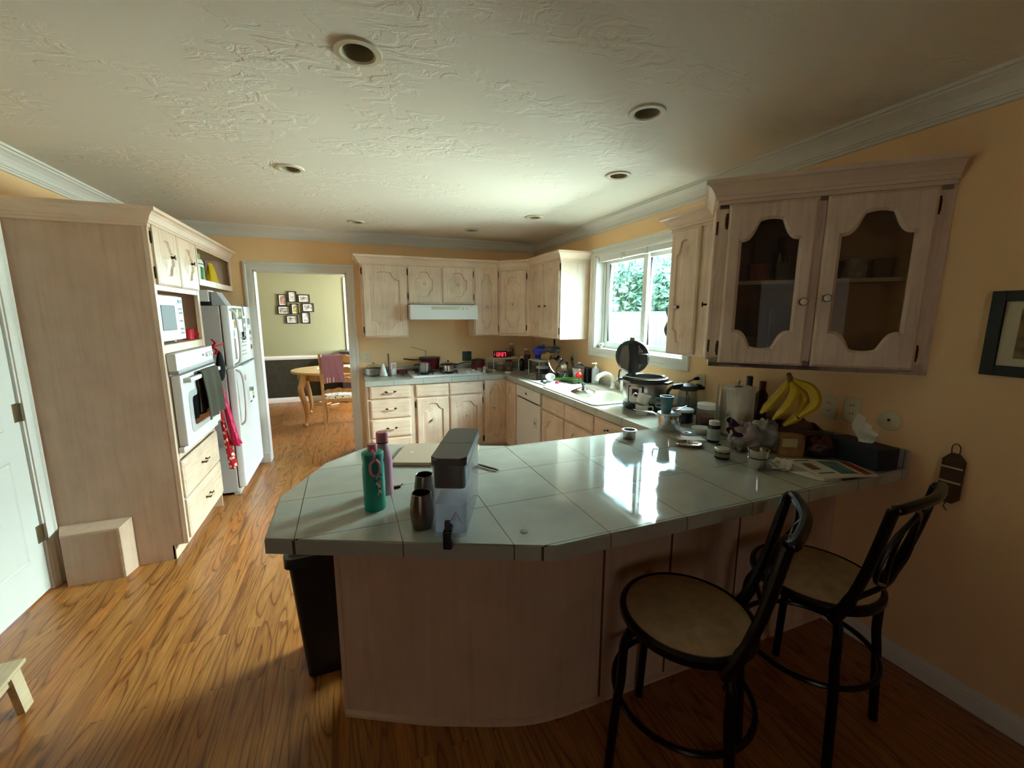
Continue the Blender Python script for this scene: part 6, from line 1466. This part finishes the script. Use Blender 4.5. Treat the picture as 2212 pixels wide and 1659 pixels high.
b = MB(); b.prism([(x, y) for x, y in rrect(-WX + .006, WX - .006, .006, WY_ - .01, .014)], .015, .105); b.build('water', glass('tank_water', (248, 251, 255), .99, .01, .45), wdp)
b = MB(); b.prism(rrect(-WX - .002, WX + .002, -.004, WY_ + .004, .018), WH + .006, WH + .028, .006); b.build('lid', pm('charcoal_lid', (92, 90, 84), .4), wdp)
b = MB(); b.box(-WX - .003, WX + .003, .148, .150, WH + .0265, WH + .0285); b.build('lid_seam', BLACK, wdp)
b = MB(); b.prism(rrect(-WX + .005, WX - .005, .005, .17, .012), .155, WH + .006); fpn = b.build('filter_housing', BLACK, wdp)
DL = pm('etched_logo', (44, 42, 42), .5)
b = MB(); b.mat(DL); b.tube([(.009 * math.sin(a) * (1 if math.cos(a) > -2 else 1), .0045, .200 + .010 * -math.cos(a) + (.006 if abs(a - PI) < .3 else 0)) for a in [2 * PI * k / 20 for k in range(20)]], .0009, 5, closed=True); b.build('drop_mark', None, fpn)
text('BRITA', .011, DL, 'lettering', fpn, Matrix.Translation((0, .0046, .176)) @ Matrix.Rotation(R(90), 4, 'X'))
b = MB(); b.cyl((.0, .004, .035), (0, -.026, .035), .011, n=14); b.box(-.013, .013, -.045, -.022, -.012, .045, .004); tp = b.build('tap', BLACK, wdp)
b = MB(); b.box(-.008, .008, -.044, -.028, .045, .075, .004); b.build('tap_lever', pm('tap_grey', (60, 58, 58), .5), tp)
b = MB(); b.mat(pm('frost_mark', (206, 214, 226), .5)); 
for s in (-1, 1): b.tube([(.018, -.0005, .085), (.018 + s * .018, -.0005, .05)], .0016, 5)
b.tube([(.004, -.0005, .058), (.032, -.0005, .058)], .0012, 5); b.build('triangle_print', None, wdp)
lp = thing('laptop', 'pale gold flat laptop closed on the tiles behind the water dispenser', 'laptop', (.37, 1.905, CT), R(-22)); b = MB(); b.prism(rrect(-.185, .185, -.14, .14, .014), .001, .015, .002); b.build('shell', pm('pale_gold', (196, 178, 156), .45, .25), lp); b = MB(); b.mat(WHITE); b.prism(circ(-.125, .005, .007, 14, ry=.008), .0148, .0153); b.prism(circ(-.119, .014, .0025, 8), .0148, .0153); b.build('emblem', None, lp)
pe = thing('grey_pen', 'grey pen on the tiles at the right end of the laptop', 'pen', (.535, 1.66, CT + .006), R(-58)); b = MB(); b.tube([(-.065, 0, 0), (.05, 0, 0), (.065, 0, 0)], [.005, .005, .0015], 8); b.build('barrel', pm('pen_grey', (110, 104, 98), .4), pe)
cl = thing('black_clip', 'small black clip with a metal end beside the pink bottle', 'clip', (.147, 1.585, CT)); b = MB(); b.box(-.016, .012, -.006, .006, 0, .009, .002); b.build('body', BLACK, cl); b = MB(); b.tube([(.01, 0, .005), (.022, .004, .012)], .003, 6); b.build('wire', CHROME, cl)
mr_ = thing('metal_bead', 'tiny round metal bead on the tiles right of the pink bottle cap', 'bead', (.125, 2.02, CT)); b = MB(); b.ell((0, 0, .006), .006, 12, 8); b.build('ball', CHROME, mr_)
wdr = thing('glass_bead', 'clear round droplet on the tiles near the front corner', 'droplet', (.475, 1.105, CT)); b = MB(); b.lathe([(.0125, 0), (.011, .002), (.006, .0035), (0, .004)], n=24); b.build('drop', pm('droplet', (150, 154, 146), .05), wdr)

# ------------------------------------------------------------------ trash can under the overhang
tc_ = thing('trash_can', 'tall black kitchen bin with a white liner edge beneath the peninsula overhang', 'trash can', (-.10, 1.93, 0))
def tap(b, w0, d0, w1, d1, z0, z1, r=.03):
    A_ = b.loop([(x, y, z0) for x, y in rrect(-w0, w0, -d0, d0, r)]); B_ = b.loop([(x, y, z1) for x, y in rrect(-w1, w1, -d1, d1, r)]); b.bridge(A_, B_); b.f(A_[::-1]); b.f(B_)
b = MB(); tap(b, .145, .115, .18, .15, 0, .55); b.build('bin', BLACK, tc_); b = MB(); tap(b, .182, .152, .183, .153, .55, .556); b.build('liner', pm('liner_white', (170, 160, 152), .6), tc_)
b = MB(); tap(b, .195, .165, .195, .165, .556, .60, .035); tap(b, .18, .15, .15, .12, .6, .63); b.build('lid', BLACK, tc_)

# ------------------------------------------------------------------ bar stools
IRON = pm('bronze_iron', (34, 28, 25), .28, .75); SEATM = pm('tan_suede', (186, 160, 126), .95, noise=.14, nscale=22, bump=.3, bscale=120)
def stool():
    t = thing('bar_stool', 'x', 'stool', (0, 0, 0), 0, 'bar stools at the peninsula'); SZ_ = .585
    b = MB(); b.lathe([(.19, SZ_ - .02), (.212, SZ_ - .02), (.218, SZ_ - .008), (.216, SZ_ + .008), (.205, SZ_ + .014), (.19, SZ_ + .008)], n=48); b.lathe([(0, SZ_ - .018), (.2, SZ_ - .018), (.2, SZ_ - .01), (0, SZ_ - .01)], n=40); b.build('seat_ring', IRON, t)
    b = MB(); b.lathe([(0, SZ_ + .03), (.1, SZ_ + .028), (.17, SZ_ + .022), (.196, SZ_ + .012), (.202, SZ_), (.19, SZ_ - .008), (0, SZ_ - .008)], n=48); b.build('seat_cushion', SEATM, t)
    for sx in (-1, 1):
        for sy in (-1, 1):
            b = MB(); b.tube(spline([(sx * .14, sy * .13, SZ_ - .01), (sx * .165, sy * .155, SZ_ - .07), (sx * .168, sy * .16, SZ_ - .2), (sx * .175, sy * .17, .28), (sx * .19, sy * .185, .0)], 6), [.018] * 3 + [.0155] * 22, 10); b.build('leg', IRON, t)
    b = MB(); b.tube([(.232 * math.cos(2 * PI * k / 40), .225 * math.sin(2 * PI * k / 40), .30) for k in range(40)], .010, 8, closed=True); b.build('foot_ring', IRON, t)
    for sx in (-1, 1):
        b = MB(); b.tube(spline([(sx * .165, -.135, SZ_ - .04), (sx * .17, -.175, SZ_ + .06), (sx * .178, -.215, .80), (sx * .178, -.25, .995)], 7), [.019] * 8 + [.016] * 14, 10); b.build('back_post', IRON, t)
    b = MB(); b.tube(spline([(-.178, -.25, .995), (-.16, -.268, 1.005), (0, -.292, 1.01), (.16, -.268, 1.005), (.178, -.25, .995)], 7), .016, 10); b.build('top_rail', IRON, t)
    b = MB(); b.tube(spline([(-.172, -.19, .665), (0, -.215, .672), (.172, -.19, .665)], 8), .009, 8); b.build('lower_rail', IRON, t)
    for sx in (-1, 1):
        b = MB(); b.tube(spline([(sx * .02, -.213, .672), (sx * .13, -.22, .74), (sx * .10, -.24, .87), (-sx * .03, -.27, .96), (-sx * .12, -.275, 1.005)], 8), .008, 8); b.build('scroll_rod', IRON, t)
        b = MB(); b.tube(spline([(sx * .015, -.213, .672), (sx * .075, -.232, .78), (sx * .06, -.25, .9), (sx * .0, -.288, 1.008)], 8), .007, 8); b.build('inner_rod', IRON, t)
    return t
s1 = stool(); s1['label'] = 'nearer bar stool with tan round seat, in front of the panel seams'; s1.location = (1.01, .965, 0); s1.rotation_euler = (0, 0, R(36))
s2_ = dup(s1, (1.635, .955, 0), R(9), 'farther bar stool in the dark beside the right wall')

# ------------------------------------------------------------------ on the right wall
fr_ = thing('picture_frame', 'black framed sepia picture on the right wall, cut by the photo edge', 'picture frame', (2.262, .83, 1.51), R(-90))
b = MB(); fw, fh, bw_ = .46, .155, .038
b.box(0, bw_, -.02, 0, -fh, fh, .002); b.box(fw - bw_, fw, -.02, 0, -fh, fh, .002); b.box(bw_, fw - bw_, -.02, 0, -fh, -fh + bw_, .002); b.box(bw_, fw - bw_, -.02, 0, fh - bw_, fh, .002); b.build('frame', SOFTBLK, fr_)
b = MB(); b.box(bw_, fw - bw_, -.010, -.004, -fh + bw_, fh - bw_); b.build('mat_board', pm('mat_cream', (206, 196, 160), .8), fr_)
b = MB(); b.box(bw_ + .042, fw - bw_ - .042, -.0115, -.010, -fh + bw_ + .028, fh - bw_ - .028); b.build('picture', pm('sepia_print', (128, 106, 66), .6, noise=.55, nscale=22), fr_)
pq = thing('wall_plaque', 'small brown wooden plaque with two pale lines on a wire loop, right wall', 'plaque', (2.262, .856, .925), R(-90))
b = MB(); b.prism_y([(-.034, -.085), (-.016, -.105), (.016, -.105), (.034, -.085), (.034, .075), (.012, .102), (-.012, .102), (-.034, .075)], -.014, 0); b.build('board', pm('plaque_brown', (70, 42, 24), .5, noise=.35, nscale=30), pq)
for z in (-.02, .04):
    b = MB(); b.mat(pm('plaque_line', (190, 170, 130), .6)).box(-.033, .033, -.0155, -.014, z, z + .007); b.build('pale_line', None, pq)
b = MB(); b.tube(spline([(-.012, -.006, .10), (-.012, -.008, .13), (0, -.008, .142), (.012, -.008, .13), (.012, -.006, .10)], 6), .0018, 6); b.build('wire_loop', BRASS, pq)
b = MB(); b.tube(spline([(-.004, -.008, -.105), (-.008, -.008, -.125), (.004, -.008, -.14)], 5), .002, 6); b.build('bottom_tassel', BRASS, pq)

# ------------------------------------------------------------------ inside the glass cabinet
def gpt(lx, ly, z): 
    p = Mg @ Vector((lx, ly, z)); return (p.x, p.y, p.z)
S0, S1 = .0212, .4135
def cupg(label, lx, ly, z, r, h, m, name='ceramic_mug', handle=True):
    t = vessel(name, label, 'mug', gpt(lx, ly, z), r, h, m, r * .9, rim=.001, part='cup')
    if handle: mug_handle(t, r, h * .25, h * .75, R(20), m, .022)
    return t
cupg('pink mug on the upper shelf behind the left glass door', .20, .16, S1, .048, .085, pm('mug_rose', (176, 110, 92), .35))
cupg('violet mug at the far left of the upper shelf behind glass', .115, .17, S1, .045, .083, pm('mug_violet', (110, 80, 100), .35))
cupg('green mug on the upper shelf under the steel shaker behind glass', .315, .14, S1, .052, .085, pm('mug_sage', (110, 122, 90), .35))
shk = thing('cocktail_shaker', 'polished steel cocktail shaker behind the left glass door', 'shaker', gpt(.30, .245, S1)); b = MB(); b.lathe([(0, 0), (.036, 0), (.042, .06), (.044, .13), (.036, .155), (.02, .165), (.018, .17), (.018, .21), (.014, .22), (0, .222)], n=28); b.build('body', CHROME, shk)
for k in range(5):
    pl_ = thing('white_plate', ('bottom', 'second', 'third', 'fourth', 'top')[k] + ' white dish of the stack behind the left glass door', 'plate', gpt(.155, .14, S0 + .06 + k * .0125), 0, 'white dishes stacked behind glass'); b = MB(); b.lathe([(0, 0), (.05, 0), (.066, .011), (.064, .0125), (.05, .003), (0, .003)], n=30); b.build('dish', WHITE, pl_)
vessel('grey_bowl', 'grey bowl under the white dishes behind the left glass door', 'bowl', gpt(.155, .14, S0), .068, .0595, pm('bowl_grey', (110, 108, 98), .4), .04)
pt_ = thing('platter', 'pale green plate at the front of the lower glass shelf', 'plate', gpt(.245, .08, S0)); b = MB(); b.lathe([(0, 0), (.045, 0), (.065, .012), (.062, .014), (.045, .003), (0, .003)], n=30); b.build('dish', pm('plate_green', (150, 164, 146), .35), pt_)
bt_ = thing('dark_box', 'tall dark box standing right of the white dishes behind glass', 'box', gpt(.31, .18, S0), R(-45)); b = MB(); b.box(-.05, .05, -.035, .035, 0, .27, .003); b.build('carton', pm('dark_green_box', (34, 40, 34), .4), bt_); b = MB(); b.mat(pm('box_edge', (120, 116, 90), .4)).box(-.045, -.04, -.0365, -.035, .02, .25); b.build('print', None, bt_)
cupg('dark patterned mug on the upper shelf behind the right glass door', .50, .17, S1, .045, .085, pm('mug_dark', (70, 70, 56), .4, noise=.5, nscale=40))
cupg('white mug with brown script on the upper shelf behind the right glass door', .585, .15, S1, .047, .09, pm('mug_script', (196, 190, 172), .4, noise=.45, nscale=36))
cupg('brown mug at the right of the upper shelf behind the right glass door', .68, .13, S1, .042, .085, pm('mug_brown', (110, 84, 56), .4))
cupg('single grey mug on the lower shelf behind the right glass door', .53, .15, S0, .045, .08, pm('mug_grey', (112, 122, 112), .4))
